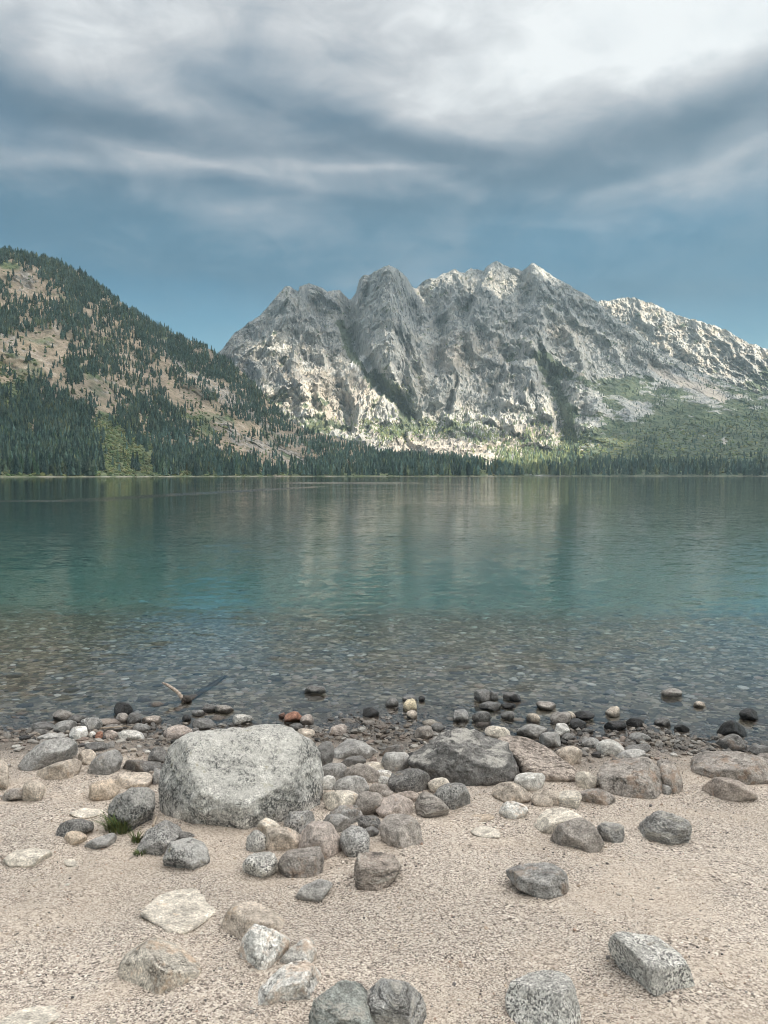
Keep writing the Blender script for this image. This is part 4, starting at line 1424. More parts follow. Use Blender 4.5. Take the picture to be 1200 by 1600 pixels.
rock(B, 'brown tan boulder with a jagged broken face, alone on the lower left sand',
     [(185, 1510), (189, 1493), (198, 1482), (235, 1464), (252, 1468), (270, 1475), (300, 1500), (315, 1525), (305, 1540), (290, 1545), (260, 1562), (210, 1553), (190, 1533)],
     'cream', 'craggy', depth=1.0, facets=0, soft=3.4, sub=6, rough=.035, planes=[(.30, .80, .52, .42), (-.62, -.20, .75, .44), (.45, -.30, .84, .56), (-.6, .55, .6, .62)])
rock(B, 'two-toned tan boulder with a darker left face behind the white angular one',
     [(345, 1450), (353, 1430), (365, 1415), (395, 1408), (425, 1420), (442, 1440), (440, 1449), (425, 1456), (370, 1470), (349, 1466)],
     'tan', 'smooth', depth=.8, facets=4, soft=3.0, rough=.05, planes=[(.25, .85, .45, .45), (-.7, -.05, .7, .55), (.35, -.3, .9, .68)])
rock(B, 'white angular boulder with dark pitted cracks touching the two-toned tan one',
     [(373, 1482), (381, 1462), (395, 1443), (415, 1450), (435, 1457), (452, 1467), (453, 1487), (430, 1516), (395, 1515), (377, 1498)],
     'white', 'craggy', facets=6, soft=2.8, rough=.09, sub=6)
rock(B, 'white and grey wedge rock squeezed between two white angular boulders',
     [(438, 1500), (455, 1482), (480, 1464), (491, 1474), (495, 1495), (491, 1512), (450, 1512)], 'pale', 'craggy', facets=5, soft=2.8, rough=.07, cat='boulder')
rock(B, 'white angular boulder with a dark underside next to the green striped boulder',
     [(404, 1550), (415, 1535), (430, 1520), (470, 1496), (485, 1507), (501, 1526), (502, 1553), (475, 1567), (440, 1570), (408, 1573)],
     'white', 'craggy', facets=1, soft=3.0, rough=.07, sub=6, planes=[(-.15, .75, .6, .52), (.1, -.6, .8, .62), (.85, .1, .5, .66)])
rock(B, 'green-grey boulder with fine pale stripes cut by the photo bottom',
     [(482, 1585), (490, 1565), (505, 1551), (530, 1531), (552, 1532), (569, 1538), (582, 1560), (592, 1600), (585, 1625), (500, 1625)],
     'green', 'band', facets=3, soft=2.6, rough=.07, sub=6)
rock(B, 'dark striped boulder with white veins right of the green-grey one',
     [(566, 1560), (578, 1540), (600, 1528), (640, 1535), (660, 1558), (666, 1590), (655, 1625), (580, 1625), (570, 1590)],
     'grey', 'band', facets=3, soft=2.6, rough=.07, sub=6)
rock(B, 'tilted black and white speckled granite boulder on the lower right sand',
     [(950, 1477), (957, 1463), (970, 1455), (1025, 1459), (1045, 1470), (1066, 1486), (1078, 1510), (1085, 1533), (1082, 1550), (1030, 1553), (1000, 1540), (970, 1520), (953, 1497)],
     'pale', 'granite', depth=.8, facets=0, soft=3.2, sub=6, rough=.045, planes=[(.35, .72, .6, .60), (-.75, -.35, .6, .60), (.55, -.5, .7, .72)])
rock(B, 'rounded pale speckled granite boulder cut by the bottom edge of the photo',
     [(789, 1575), (792, 1555), (803, 1534), (835, 1522), (875, 1515), (902, 1530), (908, 1560), (908, 1590), (900, 1622), (800, 1622)],
     'pale', 'granite', facets=3, soft=2.5, sub=6, rough=.055)
rock(B, 'dark grey angular boulder alone in the middle of the open sand',
     [(790, 1359), (800, 1352), (815, 1351), (845, 1347), (868, 1350), (888, 1366), (889, 1386), (870, 1406), (845, 1399), (810, 1387), (792, 1370)],
     'mid', 'craggy', depth=.8, facets=2, soft=3.0, sub=6, rough=.06, planes=[(0, .85, .5, .60), (.75, -.05, .65, .75), (-.8, -.1, .55, .70)])
rock('slab', 'flat cream slab lying flush in the sand, left of the two-toned tan boulder',
     [(218, 1420), (228, 1407), (242, 1395), (280, 1384), (350, 1379), (369, 1388), (350, 1402), (330, 1420), (292, 1448), (262, 1446), (250, 1434)],
     'cream', 'smooth', depth=1.3, facets=0, soft=4, rough=.03, sink=.02, drop=.019, planes=[(0, .90, .42, .18)], sub=5)
rock('slab', 'pale tan slab half buried in the sand at the bottom left corner',
     [(-20, 1600), (10, 1580), (50, 1569), (90, 1567), (101, 1582), (70, 1600), (40, 1625), (-20, 1630)], 'cream', 'smooth', depth=1.2, facets=0, soft=3.4, rough=.03, sink=.02, drop=.010,
     planes=[(0, .90, .42, .30)])
# --- left shore
rock(B, 'rounded grey-brown boulder by the waterline at far left',
     [(28, 1192), (36, 1181), (47, 1172), (67, 1157), (100, 1152), (117, 1162), (122, 1178), (108, 1186), (87, 1193), (45, 1202)], 'mid', 'smooth', facets=6, soft=2.4, rough=.05, sub=6)
rock(S, 'long wedge shaped tan rock lying in front of the grey-brown boulder at far left',
     [(57, 1213), (72, 1200), (92, 1191), (112, 1185), (128, 1188), (128, 1201), (117, 1212), (78, 1219)], 'tan', 'smooth', facets=7, soft=2.8)
rock(S, 'small tan stone wedged behind the pointed end of the long wedge rock', (137, 1184, 26, 23), 'tan')
rock(S, 'squat grey rock with a wet side left of the blocky dark stone',
     [(137, 1213), (143, 1191), (157, 1178), (183, 1171), (192, 1184), (190, 1201), (167, 1211)], 'mid', 'smooth', facets=7, soft=2.7)
rock(S, 'flat dark stone behind the squat grey rock', (151, 1167, 38, 15), 'dark', 'wet')
rock(S, 'flat oval white stone at the left waterline', (123, 1146, 28, 21), 'white')
rock(S, 'round speckled grey stone under the end of the thin twig', (143, 1132, 31, 21), 'grey', 'granite')
rock(S, 'small brown stone under the middle of the thin twig', (177, 1138, 29, 13), 'brown', 'wet')
rock(S, 'small round stone left of the white-topped oblong stone', (173, 1148, 20, 13), 'pink')
rock(S, 'tiny reddish stone below the speckled grey stone', (155, 1150, 12, 13), 'red')
rock(S, 'tiny pale stone next to the flat oval white stone', (144, 1148, 10, 10), 'pale')
rock(S, 'white-topped oblong stone with a dark wet base in shallow water', [(184, 1149), (190, 1142), (205, 1140), (222, 1145), (226, 1152), (218, 1158), (192, 1158)], 'pale', 'smooth')
rock(S, 'angular black stone highest of the cluster behind the twig', (192, 1108, 28, 20), 'black', 'wet', facets=4)
rock(S, 'round black stone right below the angular black one', (210, 1123, 21, 18), 'dark', 'wet')
rock(S, 'brown stone between the twig and the angular black stone', (190, 1122, 21, 15), 'brown', 'wet')
rock(S, 'grey stone in the water right of the twig', (222, 1138, 27, 14), 'mid', 'wet')
rock(S, 'flat reddish brown stone in the water below the driftwood', (238, 1125, 28, 13), 'rust', 'wet')
rock(S, 'dark brown stone at the back of the left waterline cluster', (97, 1118, 28, 17), 'brown', 'wet')
rock(S, 'flat bluish dark stone awash beside the speckled grey stone', (120, 1124, 30, 13), 'dark', 'wet')
rock(S, 'low dark grey stone above the two thin flat grey ones', (68, 1137, 35, 17), 'dark', 'wet')
rock(S, 'grey stone touching the flat oval white stone from behind', (103, 1136, 35, 19), 'mid', 'wet')
rock(S, 'longer of two thin flat grey stones at far left waterline', (80, 1151, 41, 11), 'grey')
rock(S, 'shorter of two thin flat grey stones at far left waterline', (65, 1144, 24, 9), 'dark')
rock(S, 'black stone barely breaking the water at far left', (38, 1153, 18, 7), 'black', 'wet')
rock(S, 'blocky dark stone left of the huge pale boulder',
     [(192, 1188), (198, 1187), (213, 1187), (235, 1189), (253, 1190), (253, 1202), (233, 1208), (210, 1206), (193, 1206)], 'dark', 'craggy', facets=3, soft=3.2)
rock(S, 'oblong stone with a pale flat top resting behind the grassy boulder',
     [(180, 1214), (193, 1207), (212, 1206), (233, 1207), (239, 1217), (233, 1228), (190, 1234), (180, 1227)], 'tan', 'smooth', facets=4, soft=3, planes=[(0, .9, .45, .45)])
rock(B, 'grey speckled boulder with grass at its foot beside the huge pale one',
     [(168, 1258), (177, 1245), (197, 1232), (227, 1229), (240, 1237), (243, 1260), (240, 1282), (233, 1296), (205, 1302), (187, 1302), (168, 1282)], 'mid', 'lichen', facets=4, soft=2.7, rough=.06, sub=6)
rock(S, 'dark stone tucked against the back left of the huge pale boulder', (246, 1180, 28, 25), 'dark', 'craggy')
rock(S, 'pale stone tucked against the left side of the huge pale boulder', (247, 1214, 18, 25), 'grey')
rock(B, 'pale speckled boulder leaning at the front left foot of the huge one',
     [(212, 1328), (220, 1312), (230, 1297), (253, 1281), (277, 1285), (286, 1299), (267, 1318), (253, 1333), (217, 1337)], 'grey', 'granite', facets=4, soft=2.7, sub=6)
rock(B, 'grey white boulder on sand in front of the huge pale one',
     [(254, 1342), (262, 1318), (282, 1311), (300, 1308), (317, 1317), (328, 1343), (318, 1356), (300, 1363), (260, 1362)], 'grey', 'lichen', facets=4, soft=2.6, sub=6)
rock(S, 'thin dark ledge stone between the two boulders at the huge one\'s foot', (288, 1307, 28, 14), 'dark', 'craggy')
rock(S, 'round dark grey stone left of the grass tuft',
     [(87, 1303), (92, 1287), (110, 1279), (130, 1280), (145, 1284), (147, 1296), (128, 1303), (97, 1309)], 'dark', 'granite', facets=1)
rock('slab', 'flat white slab half buried above the round dark grey stone', [(108, 1270), (127, 1260), (145, 1261), (162, 1263), (160, 1271), (133, 1278)], 'cream', 'smooth', depth=1.2, facets=0, sink=.02, drop=.008, planes=[(0, .9, .42, .3)])
rock(S, 'elongated two-lobed stone below the grass tuft', [(133, 1327), (147, 1312), (160, 1306), (173, 1301), (183, 1308), (177, 1319), (157, 1323)], 'mid', 'smooth', facets=6)
rock(S, 'sandy half buried stone left of the elongated two-lobed one', (118, 1310, 34, 20), 'sand')
rock(S, 'pale flat-bottomed wedge stone alone on the left sand', [(5, 1343), (20, 1331), (35, 1327), (53, 1325), (80, 1330), (82, 1340), (57, 1353), (27, 1355)], 'cream', 'smooth', facets=5, soft=3, planes=[(-.1, .85, .5, .45)])
rock('slab', 'cream slab showing flush in sand right of the pale wedge stone', (118, 1345, 34, 13), 'cream', depth=1.2, facets=0, sink=.02, drop=.008, planes=[(0, .9, .42, .25)])
rock(S, 'brown dark-sided rock near the left edge of the photo', [(2, 1250), (8, 1238), (15, 1232), (37, 1231), (48, 1250), (30, 1253)], 'brown', 'craggy', facets=3)
rock(S, 'round tan stone behind the brown rock at the left edge', (52, 1236, 33, 32), 'tan', facets=1)
rock(S, 'tan stone cut by the left edge of the photo', (1, 1214, 24, 46), 'tan')
rock(S, 'sand coloured dome half buried left of the pale-topped oblong stone', (163, 1234, 46, 30), 'sand', facets=1)
rock(S, 'wide reddish flat stone awash behind the huge pale boulder',
     [(254, 1158), (257, 1143), (268, 1136), (280, 1132), (300, 1140), (302, 1153), (283, 1160)], 'pink', 'smooth', facets=6)
rock(S, 'dark stone in the water above the huge pale boulder\'s left top', (318, 1132, 33, 18), 'dark', 'wet')
rock(S, 'white-capped dark stone peeking over the huge pale boulder', (378, 1124, 28, 17), 'pale', 'craggy')
rock(S, 'long dark stone in the water right of the driftwood root', (328, 1106, 25, 11), 'dark', 'wet')
rock(S, 'small black stone just below the driftwood root', (292, 1122, 13, 11), 'black', 'wet')
rock(S, 'small grey stone awash between the two dark stones by the driftwood', (310, 1114, 19, 9), 'mid', 'wet')
rock(S, 'tiny dark stone beside the wide reddish flat stone', (304, 1142, 14, 9), 'dark', 'wet')
rock(S, 'brown stone just under the surface right of the driftwood', (350, 1108, 28, 12), 'brown', 'wet')
# --- centre water
rock(S, 'orange-red stone behind the right shoulder of the huge pale boulder', (458, 1121, 26, 17), 'red', facets=4)
rock(S, 'pinkish stone right of the orange-red one', (480, 1125, 19, 16), 'pink')
rock(S, 'small dark red stone left of the orange-red one', (442, 1118, 12, 9), 'red', 'wet')
rock(S, 'dark stone under the orange-red one', (463, 1137, 20, 13), 'dark', 'wet')
rock(S, 'pale tan stone peeking over the right top of the huge boulder', (477, 1146, 26, 15), 'tan')
rock(S, 'pinkish square block with a dark wet base in the shallows', [(514, 1148), (517, 1137), (533, 1131), (543, 1133), (543, 1147), (527, 1151)], 'pink', 'smooth', facets=5, soft=3.4)
rock(S, 'lone dark pointed stone farthest out in the middle of the water', (492, 1078, 30, 13), 'dark', 'wet', facets=4)
rock(S, 'black stone between the pinkish block and the pale yellow stack', (579, 1113, 24, 15), 'black', 'wet')
rock(S, 'dark rounded stone left of the pale yellow block', (612, 1098, 19, 16), 'dark', 'wet')
rock(S, 'pale yellow square block standing in the water', (641, 1103, 20, 21), 'yellow', facets=4)
rock(S, 'small peach stone against the foot of the pale yellow block', (644, 1117, 16, 14), 'tan')
rock(S, 'dark flat stone behind the pale yellow block', (640, 1092, 21, 10), 'dark', 'wet')
rock(S, 'tiny black stone right of the pale yellow block', (659, 1092, 10, 9), 'black', 'wet')
rock(S, 'dark brown stone touching the back of the dark white-streaked boulder', (663, 1146, 28, 21), 'brown', 'smooth')
rock(S, 'dark stone in water behind the dark white-streaked boulder\'s peak', (684, 1137, 21, 13), 'dark', 'wet')
rock(S, 'big round dark stone in the water, the tallest there', [(740, 1090), (743, 1080), (757, 1076), (768, 1082), (767, 1095), (753, 1098)], 'dark', 'wet', facets=2)
rock(S, 'round dark stone touching the tallest dark stone on its right', (772, 1089, 13, 15), 'dark', 'wet')
rock(S, 'dark flat stone under the tallest dark stone in the water', (765, 1104, 31, 14), 'dark', 'wet')
rock(S, 'grey rounded stone in water left of the dark flat-topped one', (720, 1119, 24, 19), 'mid', 'wet')
rock(S, 'dark flat-topped stone between the grey rounded stone and the slab', (753, 1121, 27, 18), 'dark', 'wet', facets=4)
rock(S, 'dark stone right of the round pair in the water', (798, 1088, 24, 12), 'dark', 'wet')
rock(S, 'flat black stone in the water below the dark stone right of the pair', (794, 1103, 22, 8), 'black', 'wet')
rock(S, 'small dark stone between the slab and the flat black stone', (793, 1118, 20, 13), 'dark', 'wet')
rock(S, 'smooth tan oval stone behind the cracked brown slab', (778, 1146, 38, 21), 'cream')
rock(S, 'small brown stone half hidden behind the smooth tan oval one', (792, 1155, 22, 12), 'brown')
# --- cobbles between the two big boulders
rock(S, 'grey-brown triangular rock at the back of the cobble pile', [(518, 1182), (527, 1167), (543, 1154), (567, 1160), (590, 1177), (588, 1188), (560, 1188), (523, 1188)], 'mid', 'smooth', facets=6)
rock(S, 'dark grey sloping stone in front of the triangular rock', [(532, 1193), (540, 1185), (563, 1180), (572, 1188), (568, 1197), (545, 1199)], 'dark', 'smooth', facets=6)
rock(S, 'dark angular stone left of the dark white-streaked boulder', [(592, 1183), (607, 1168), (630, 1163), (633, 1175), (614, 1184)], 'dark', 'craggy', facets=3)
rock(S, 'round pale grey cobble just left of the dark white-streaked boulder', (618, 1190, 42, 29), 'grey', facets=1)
rock(S, 'pale cobble left of the two little white ones', (585, 1201, 31, 21), 'cream')
rock(S, 'upper of two little white cobbles touching the large dark cobble', (600, 1210, 24, 14), 'white')
rock(S, 'lower of two little white cobbles touching the large dark cobble', (600, 1220, 18, 13), 'white')
rock(B, 'large dark brown rounded cobble in the pile', [(605, 1227), (610, 1208), (633, 1200), (655, 1200), (665, 1204), (673, 1215), (670, 1230), (642, 1240), (614, 1237)], 'dark', 'granite', facets=2, cat='stone')
rock(S, 'grey stone touching the right flank of the huge boulder, below the dark one', (521, 1206, 40, 26), 'mid')
rock(S, 'broad brown-grey cobble in the middle of the pile', (567, 1211, 52, 30), 'brown', facets=2)
rock(S, 'pale round cobble against the right flank of the huge boulder', (512, 1223, 23, 22), 'pale')
rock(S, 'rounded grey cobble in front of the broad brown-grey one', (549, 1229, 53, 29), 'grey', facets=1)
rock(S, 'little tan cobble against the huge boulder\'s lower right side', (516, 1244, 21, 18), 'tan')
rock(S, 'tall dark stone half hidden behind the right flank of the huge boulder', (508, 1181, 25, 42), 'dark')
rock(S, 'low brown stone under the broad brown-grey cobble', (593, 1233, 31, 16), 'brown')
rock(S, 'little brown stone under the large dark brown cobble', (604, 1241, 20, 13), 'brown')
rock(S, 'rounded pale yellow cobble below the rounded grey one', (535, 1251, 54, 30), 'cream', facets=1)
rock(S, 'wedge of grey rock in front of the pale yellow cobble', [(515, 1270), (530, 1258), (557, 1257), (568, 1277), (557, 1290), (527, 1281)], 'mid', 'craggy', facets=3)
rock(S, 'rounded brown cobble right of the pale yellow one', (578, 1257, 46, 36), 'brown', facets=1)
rock(S, 'cream cobble with a brown base, right of the rounded brown one', (617, 1260, 54, 34), 'pink', facets=2)
rock(S, 'flat reddish brown stone above the banded brown boulder', (637, 1246, 35, 19), 'rust', facets=4)
rock(B, 'banded brown boulder at the right end of the cobble pile', [(648, 1250), (663, 1236), (683, 1245), (702, 1263), (693, 1278), (672, 1280), (653, 1280)], 'brown', 'band', facets=3, soft=2.7, cat='stone')
rock(S, 'pale cobble leaning on the grey-brown one in front of the streaked boulder', (686, 1228, 36, 23), 'cream')
rock(S, 'grey-brown rounded cobble in front of the dark white-streaked boulder', (707, 1244, 52, 38), 'mid', 'granite', facets=1)
rock(B, 'round boulder with a dark wet stain, in front of the cobble pile', [(592, 1297), (600, 1278), (617, 1271), (640, 1275), (657, 1290), (662, 1316), (645, 1322), (627, 1327), (605, 1318)], 'brown', 'smooth', facets=4, soft=2.5, sub=6, planes=[(-.05, .9, .4, .62)])
rock(B, 'pinkish pointed boulder with a dark dent, left of the mottled grey one', [(462, 1324), (472, 1303), (482, 1291), (493, 1282), (513, 1288), (525, 1298), (534, 1310), (535, 1324), (527, 1337), (507, 1343), (480, 1330)], 'pink', 'smooth', facets=6, soft=2.7, sub=6)
rock(S, 'grey speckled stone at the front right foot of the huge boulder', (469, 1285, 44, 36), 'grey', 'granite', facets=3)
rock(S, 'pale rounded stone at the front foot of the huge boulder', (421, 1292, 33, 27), 'cream')
rock(S, 'two-toned tan and dark stone left of the pinkish pointed boulder', (442, 1312, 53, 38), 'tan', facets=3)
rock(B, 'grey-brown square boulder in front of the pinkish pointed one', [(433, 1350), (440, 1337), (450, 1330), (475, 1326), (500, 1322), (507, 1340), (503, 1363), (467, 1373), (438, 1367)], 'brown', 'craggy', facets=2, soft=3.1, sub=6, planes=[(0, .85, .5, .6)])
rock(S, 'grey stone between the pinkish pointed boulder and the wedge of grey rock', (525, 1288, 42, 28), 'mid')
rock(S, 'mottled grey round stone right of the pinkish pointed boulder', (556, 1314, 42, 46), 'grey', 'granite', facets=1)
rock(S, 'dark speckled lumpy stone behind the mottled grey round one', (577, 1286, 34, 23), 'dark', 'granite')
rock(S, 'little dark stone between the mottled grey stone and the stained boulder', (580, 1299, 22, 16), 'dark')
rock(B, 'layered pinkish brown rock with stepped ledges on the open sand', [(553, 1350), (560, 1334), (587, 1330), (617, 1337), (628, 1355), (615, 1372), (600, 1389), (577, 1388), (556, 1382)], 'rust', 'band', facets=2, soft=3.2, rough=.10, sub=6)
rock(S, 'leaning oblong stone on sand below the grey-brown square boulder', [(463, 1402), (473, 1386), (485, 1379), (500, 1373), (520, 1380), (515, 1392), (490, 1413), (470, 1413)], 'mid', 'smooth', facets=6)
rock(S, 'lumpy white speckled stone left of the grey-brown square boulder', [(379, 1352), (390, 1336), (400, 1332), (420, 1330), (434, 1345), (430, 1365), (405, 1375), (386, 1368)], 'pale', 'granite', facets=4, rough=.10)
rock(S, 'pale grey stone above the lumpy white speckled one', (401, 1316, 31, 34), 'pale', 'granite')
rock('slab', 'pale slab showing flush in the sand right of the stained boulder', (760, 1299, 42, 17), 'cream', depth=1.2, facets=0, sink=.02, drop=.008, planes=[(0, .9, .42, .2)])
rock('slab', 'faint sandy slab showing flush above the other pale flush slab', (752, 1276, 36, 12), 'sand', depth=1.2, facets=0, sink=.02, drop=.008, planes=[(0, .9, .42, .2)])
# --- right shore
rock(B, 'round tan boulder on sand below the cracked brown slab', [(768, 1241), (775, 1226), (800, 1221), (816, 1229), (830, 1240), (829, 1249), (800, 1256), (778, 1253)], 'tan', 'smooth', facets=5, cat='stone')
rock(S, 'white angular stone on sand in front of the round tan boulder', (802, 1266, 42, 26), 'white', 'craggy', facets=5)
rock(S, 'grey rounded stone behind the cracked brown slab', (833, 1143, 43, 22), 'mid')
rock(S, 'grey wedge stone above the right end of the cracked brown slab', (860, 1156, 31, 24), 'mid', facets=4)
rock(S, 'white stone with a dark foot beside the grey wedge stone', (878, 1142, 23, 22), 'white', facets=4)
rock(S, 'dark wet stone under the white stone beside the slab', (887, 1153, 19, 14), 'dark', 'wet')
rock(S, 'dark brown stone in water left of the little tan one', (876, 1122, 29, 20), 'brown', 'wet', facets=3)
rock(S, 'little tan stone between a dark brown and a black stone', (892, 1119, 13, 14), 'tan')
rock(S, 'large black oval stone in the water right of the little tan one', (912, 1118, 31, 15), 'black', 'wet')
rock(S, 'black lumpy stone just below the large black oval one', (903, 1131, 24, 16), 'black', 'wet')
rock(S, 'thin dark stone awash below the black lumpy one', (917, 1143, 19, 8), 'dark', 'wet')
rock(S, 'tan rounded stone in water left of the dark brown stone', (833, 1122, 20, 13), 'tan')
rock(S, 'small black stone at the outer left of the right-hand shallows', (805, 1091, 17, 12), 'black', 'wet')
rock(S, 'dark brown low stone in the water above the tan rounded one', (853, 1102, 28, 12), 'brown', 'wet', facets=4)
rock(S, 'tan and white stone in the water above the flat black one', (958, 1112, 21, 16), 'tan')
rock(S, 'flat black stone awash below the tan and white stone', (962, 1134, 32, 15), 'black', 'wet')
rock(S, 'black jagged stone right of the flat black one', (992, 1129, 27, 13), 'black', 'wet', facets=4)
rock(S, 'flat grey stone awash right of the pale cobbles', (998, 1152, 31, 14), 'mid', 'wet')
rock(S, 'dark brown stone alone in the right-hand shallows', (1036, 1128, 23, 14), 'dark', 'wet')
rock(S, 'black oval stone right of the dark brown one in the shallows', (1065, 1138, 22, 11), 'black', 'wet')
rock(S, 'dark brown jagged stone farthest out in the right-hand water', (1050, 1083, 30, 13), 'brown', 'wet', facets=4)
rock(S, 'pale tan stone barely showing in the right-hand water', (1093, 1101, 18, 9), 'tan')
rock(S, 'black oval stone in the water near the right edge', (1171, 1117, 29, 18), 'black', 'wet')
rock(B, 'black pointed rock standing in the water near the right edge', [(1119, 1144), (1133, 1129), (1147, 1124), (1167, 1140), (1168, 1150), (1127, 1153)], 'black', 'wet', facets=4, soft=2.8, cat='stone')
rock(S, 'dark grey angular rock right in front of the black pointed one', [(1114, 1168), (1127, 1154), (1150, 1146), (1165, 1163), (1153, 1173), (1130, 1173)], 'dark', 'craggy', facets=3)
rock(S, 'dark stone right of the dark grey angular rock', (1184, 1171, 33, 15), 'dark', 'wet')
rock(S, 'brown stone at the right edge behind the long dark boulder', (1192, 1184, 25, 14), 'brown')
rock(S, 'pale rounded cobble behind the big angular brown boulder', (953, 1168, 39, 23), 'pale', facets=1)
rock(S, 'flat pale grey stone touching the back of the big angular brown boulder', (986, 1178, 43, 14), 'grey')
rock(S, 'dark flat stone above the flat pale grey one', (997, 1169, 38, 12), 'dark', 'wet')
rock(S, 'grey stone awash left of the pale rounded cobble', (923, 1160, 26, 15), 'mid', 'wet')
rock(S, 'tan rounded stone above the right tip of the cracked brown slab', (890, 1181, 39, 28), 'tan', facets=1)
rock(S, 'pale brown stone left of the big angular brown boulder', (915, 1220, 33, 26), 'cream')
rock(S, 'pale rounded stone in front of the dark white-streaked boulder\'s right end', (828, 1220, 44, 26), 'pale', facets=1)
rock(S, 'tan flat-topped stone left of the white layered one', (855, 1247, 44, 27), 'tan', facets=3)
rock(S, 'white layered stone right of the tan flat-topped one', (888, 1249, 37, 27), 'cream', 'band', facets=3)
rock(B, 'brown wedge with a white rim in front of the big angular boulder', [(903, 1236), (917, 1231), (935, 1231), (950, 1237), (960, 1246), (962, 1257), (947, 1259), (910, 1251)], 'brown', 'craggy', facets=2, cat='stone')
rock(B, 'pale tan boulder behind the grey-brown pointed one', [(834, 1291), (842, 1279), (850, 1270), (880, 1261), (897, 1269), (910, 1278), (895, 1296), (860, 1303)], 'cream', 'smooth', facets=5, soft=2.8, planes=[(0, .9, .45, .5)])
rock(B, 'grey-brown pointed boulder leaning on the pale tan one', [(859, 1313), (868, 1300), (880, 1287), (897, 1281), (913, 1277), (926, 1287), (936, 1299), (944, 1316), (928, 1328), (903, 1332), (873, 1324)], 'brown', 'smooth', facets=6, soft=2.7, sub=6, seed=777)
rock(S, 'banded stone right of the grey-brown pointed boulder', (955, 1300, 38, 30), 'mid', 'band', facets=2)
rock(B, 'layered dark boulder with a white cap on the right sand', [(997, 1298), (1003, 1284), (1013, 1276), (1033, 1266), (1050, 1269), (1067, 1277), (1082, 1290), (1077, 1312), (1060, 1321), (1033, 1312), (1010, 1308)], 'mid', 'band', facets=2, soft=3.0, rough=.10, sub=6, seed=905)
rock(S, 'small grey stone at the foot of the big angular brown boulder', (1041, 1234, 15, 15), 'mid')

# ------------------------------------------------------------------ stones seen through the shallow water
rb = np.random.default_rng(91)
N_SHORE = sum(1 for o in COL.objects if o.get('group') == 'rocks along the lake shore')
N_SUB = 300 - N_SHORE
pos = []
tries = 0
while len(pos) < N_SUB and tries < 20000:
    tries += 1
    X, Y = rb.uniform(0, 1200), rb.uniform(1010, 1135)
    if all(abs(X - p[0]) > 24 or abs(Y - p[1]) > 7 for p in pos):
        pos.append((X, Y))


def bed_at(X, Y):
    """the point of the lake bed seen at a photo pixel, through the surface (bent by the water)"""
    a, e = (float(q) for q in px_dir(X, Y))
    ys = CAM_H / -e
    xs = a * ys
    L = math.sqrt(1 + a * a + e * e)
    st = math.sqrt(1 - (e / L) ** 2) / 1.333
    ct = math.sqrt(1 - st * st)
    hx, hy = a / math.hypot(1, a), 1 / math.hypot(1, a)
    d = .2
    for _ in range(30):
        x, y = xs + hx * d * st / ct, ys + hy * d * st / ct
        d = .5 * d + .5 * max(.005, -float(ground_z(x, y, False)))
    x, y = xs + hx * d * st / ct, ys + hy * d * st / ct
    return np.array([x, y, float(ground_z(x, y, False))])


sub_me = []
for k_ in range(12):
    D, F = ICO[3]
    V = D * (1 + .14 * noise_dirs(D, 1.3, 3, 700 + k_) * 2)[:, None]
    sub_me.append(make_mesh('submerged_stone', V, F, RM['smooth']))
for k_, (X, Y) in enumerate(pos):
    p = bed_at(X, Y)
    o = link('submerged_stone', sub_me[k_ % 12], 'rounded stone lying on the lake bed under clear shallow water', 'stone', 'stones on the lake bed')
    r_ = rb.uniform(.035, .08)
    o.scale = (r_ * rb.uniform(.9, 1.5), r_, r_ * rb.uniform(.4, .7))
    o.rotation_euler = (rb.normal(0, .12), rb.normal(0, .12), rb.uniform(0, 6.28))
    o.location = p + (0, 0, r_ * .2)
    c = TINT[rb.choice(['grey', 'mid', 'tan', 'brown', 'pale', 'cream', 'rust', 'green'])]
    o.color = (c[0], c[1], c[2], 1)

n = 17000
qx = rg.uniform(-1, 1, n) * 9.5
qy = 5.9 + 13.0 * rg.random(n) ** 1.3
keep = np.abs(qx) < .62 * qy + .6
qx, qy = qx[keep], qy[keep]
dd = qy - waterline(qx)
keep = dd > -.15
qx, qy, dd = qx[keep], qy[keep], dd[keep]
qs = (.012 + .046 * rg.random(len(qx)) ** 2.2) * np.clip(.45 + dd * .35, .35, 1.15)
pebble_mass('lakebed_pebbles', 'countless rounded pebbles covering the lake bed', np.stack([qx, qy, ground_z(qx, qy, False)], -1), qs, 2, .5, .25, MAT_PEBBLE, .06, 1.35, .35)
# little wet pebbles crowding the waterline
n = 9000
qx = rg.uniform(-5, 5, n)
qy = waterline(qx) + rg.normal(.16, .42, n)
qs = .006 + .034 * rg.random(n) ** 3.2
o = pebble_mass('shore_pebbles', 'small wet pebbles crowding the waterline', np.stack([qx, qy, ground_z(qx, qy, False)], -1), qs, 1, .65, .3, MAT_PEBBLE, .12, .85, .4)


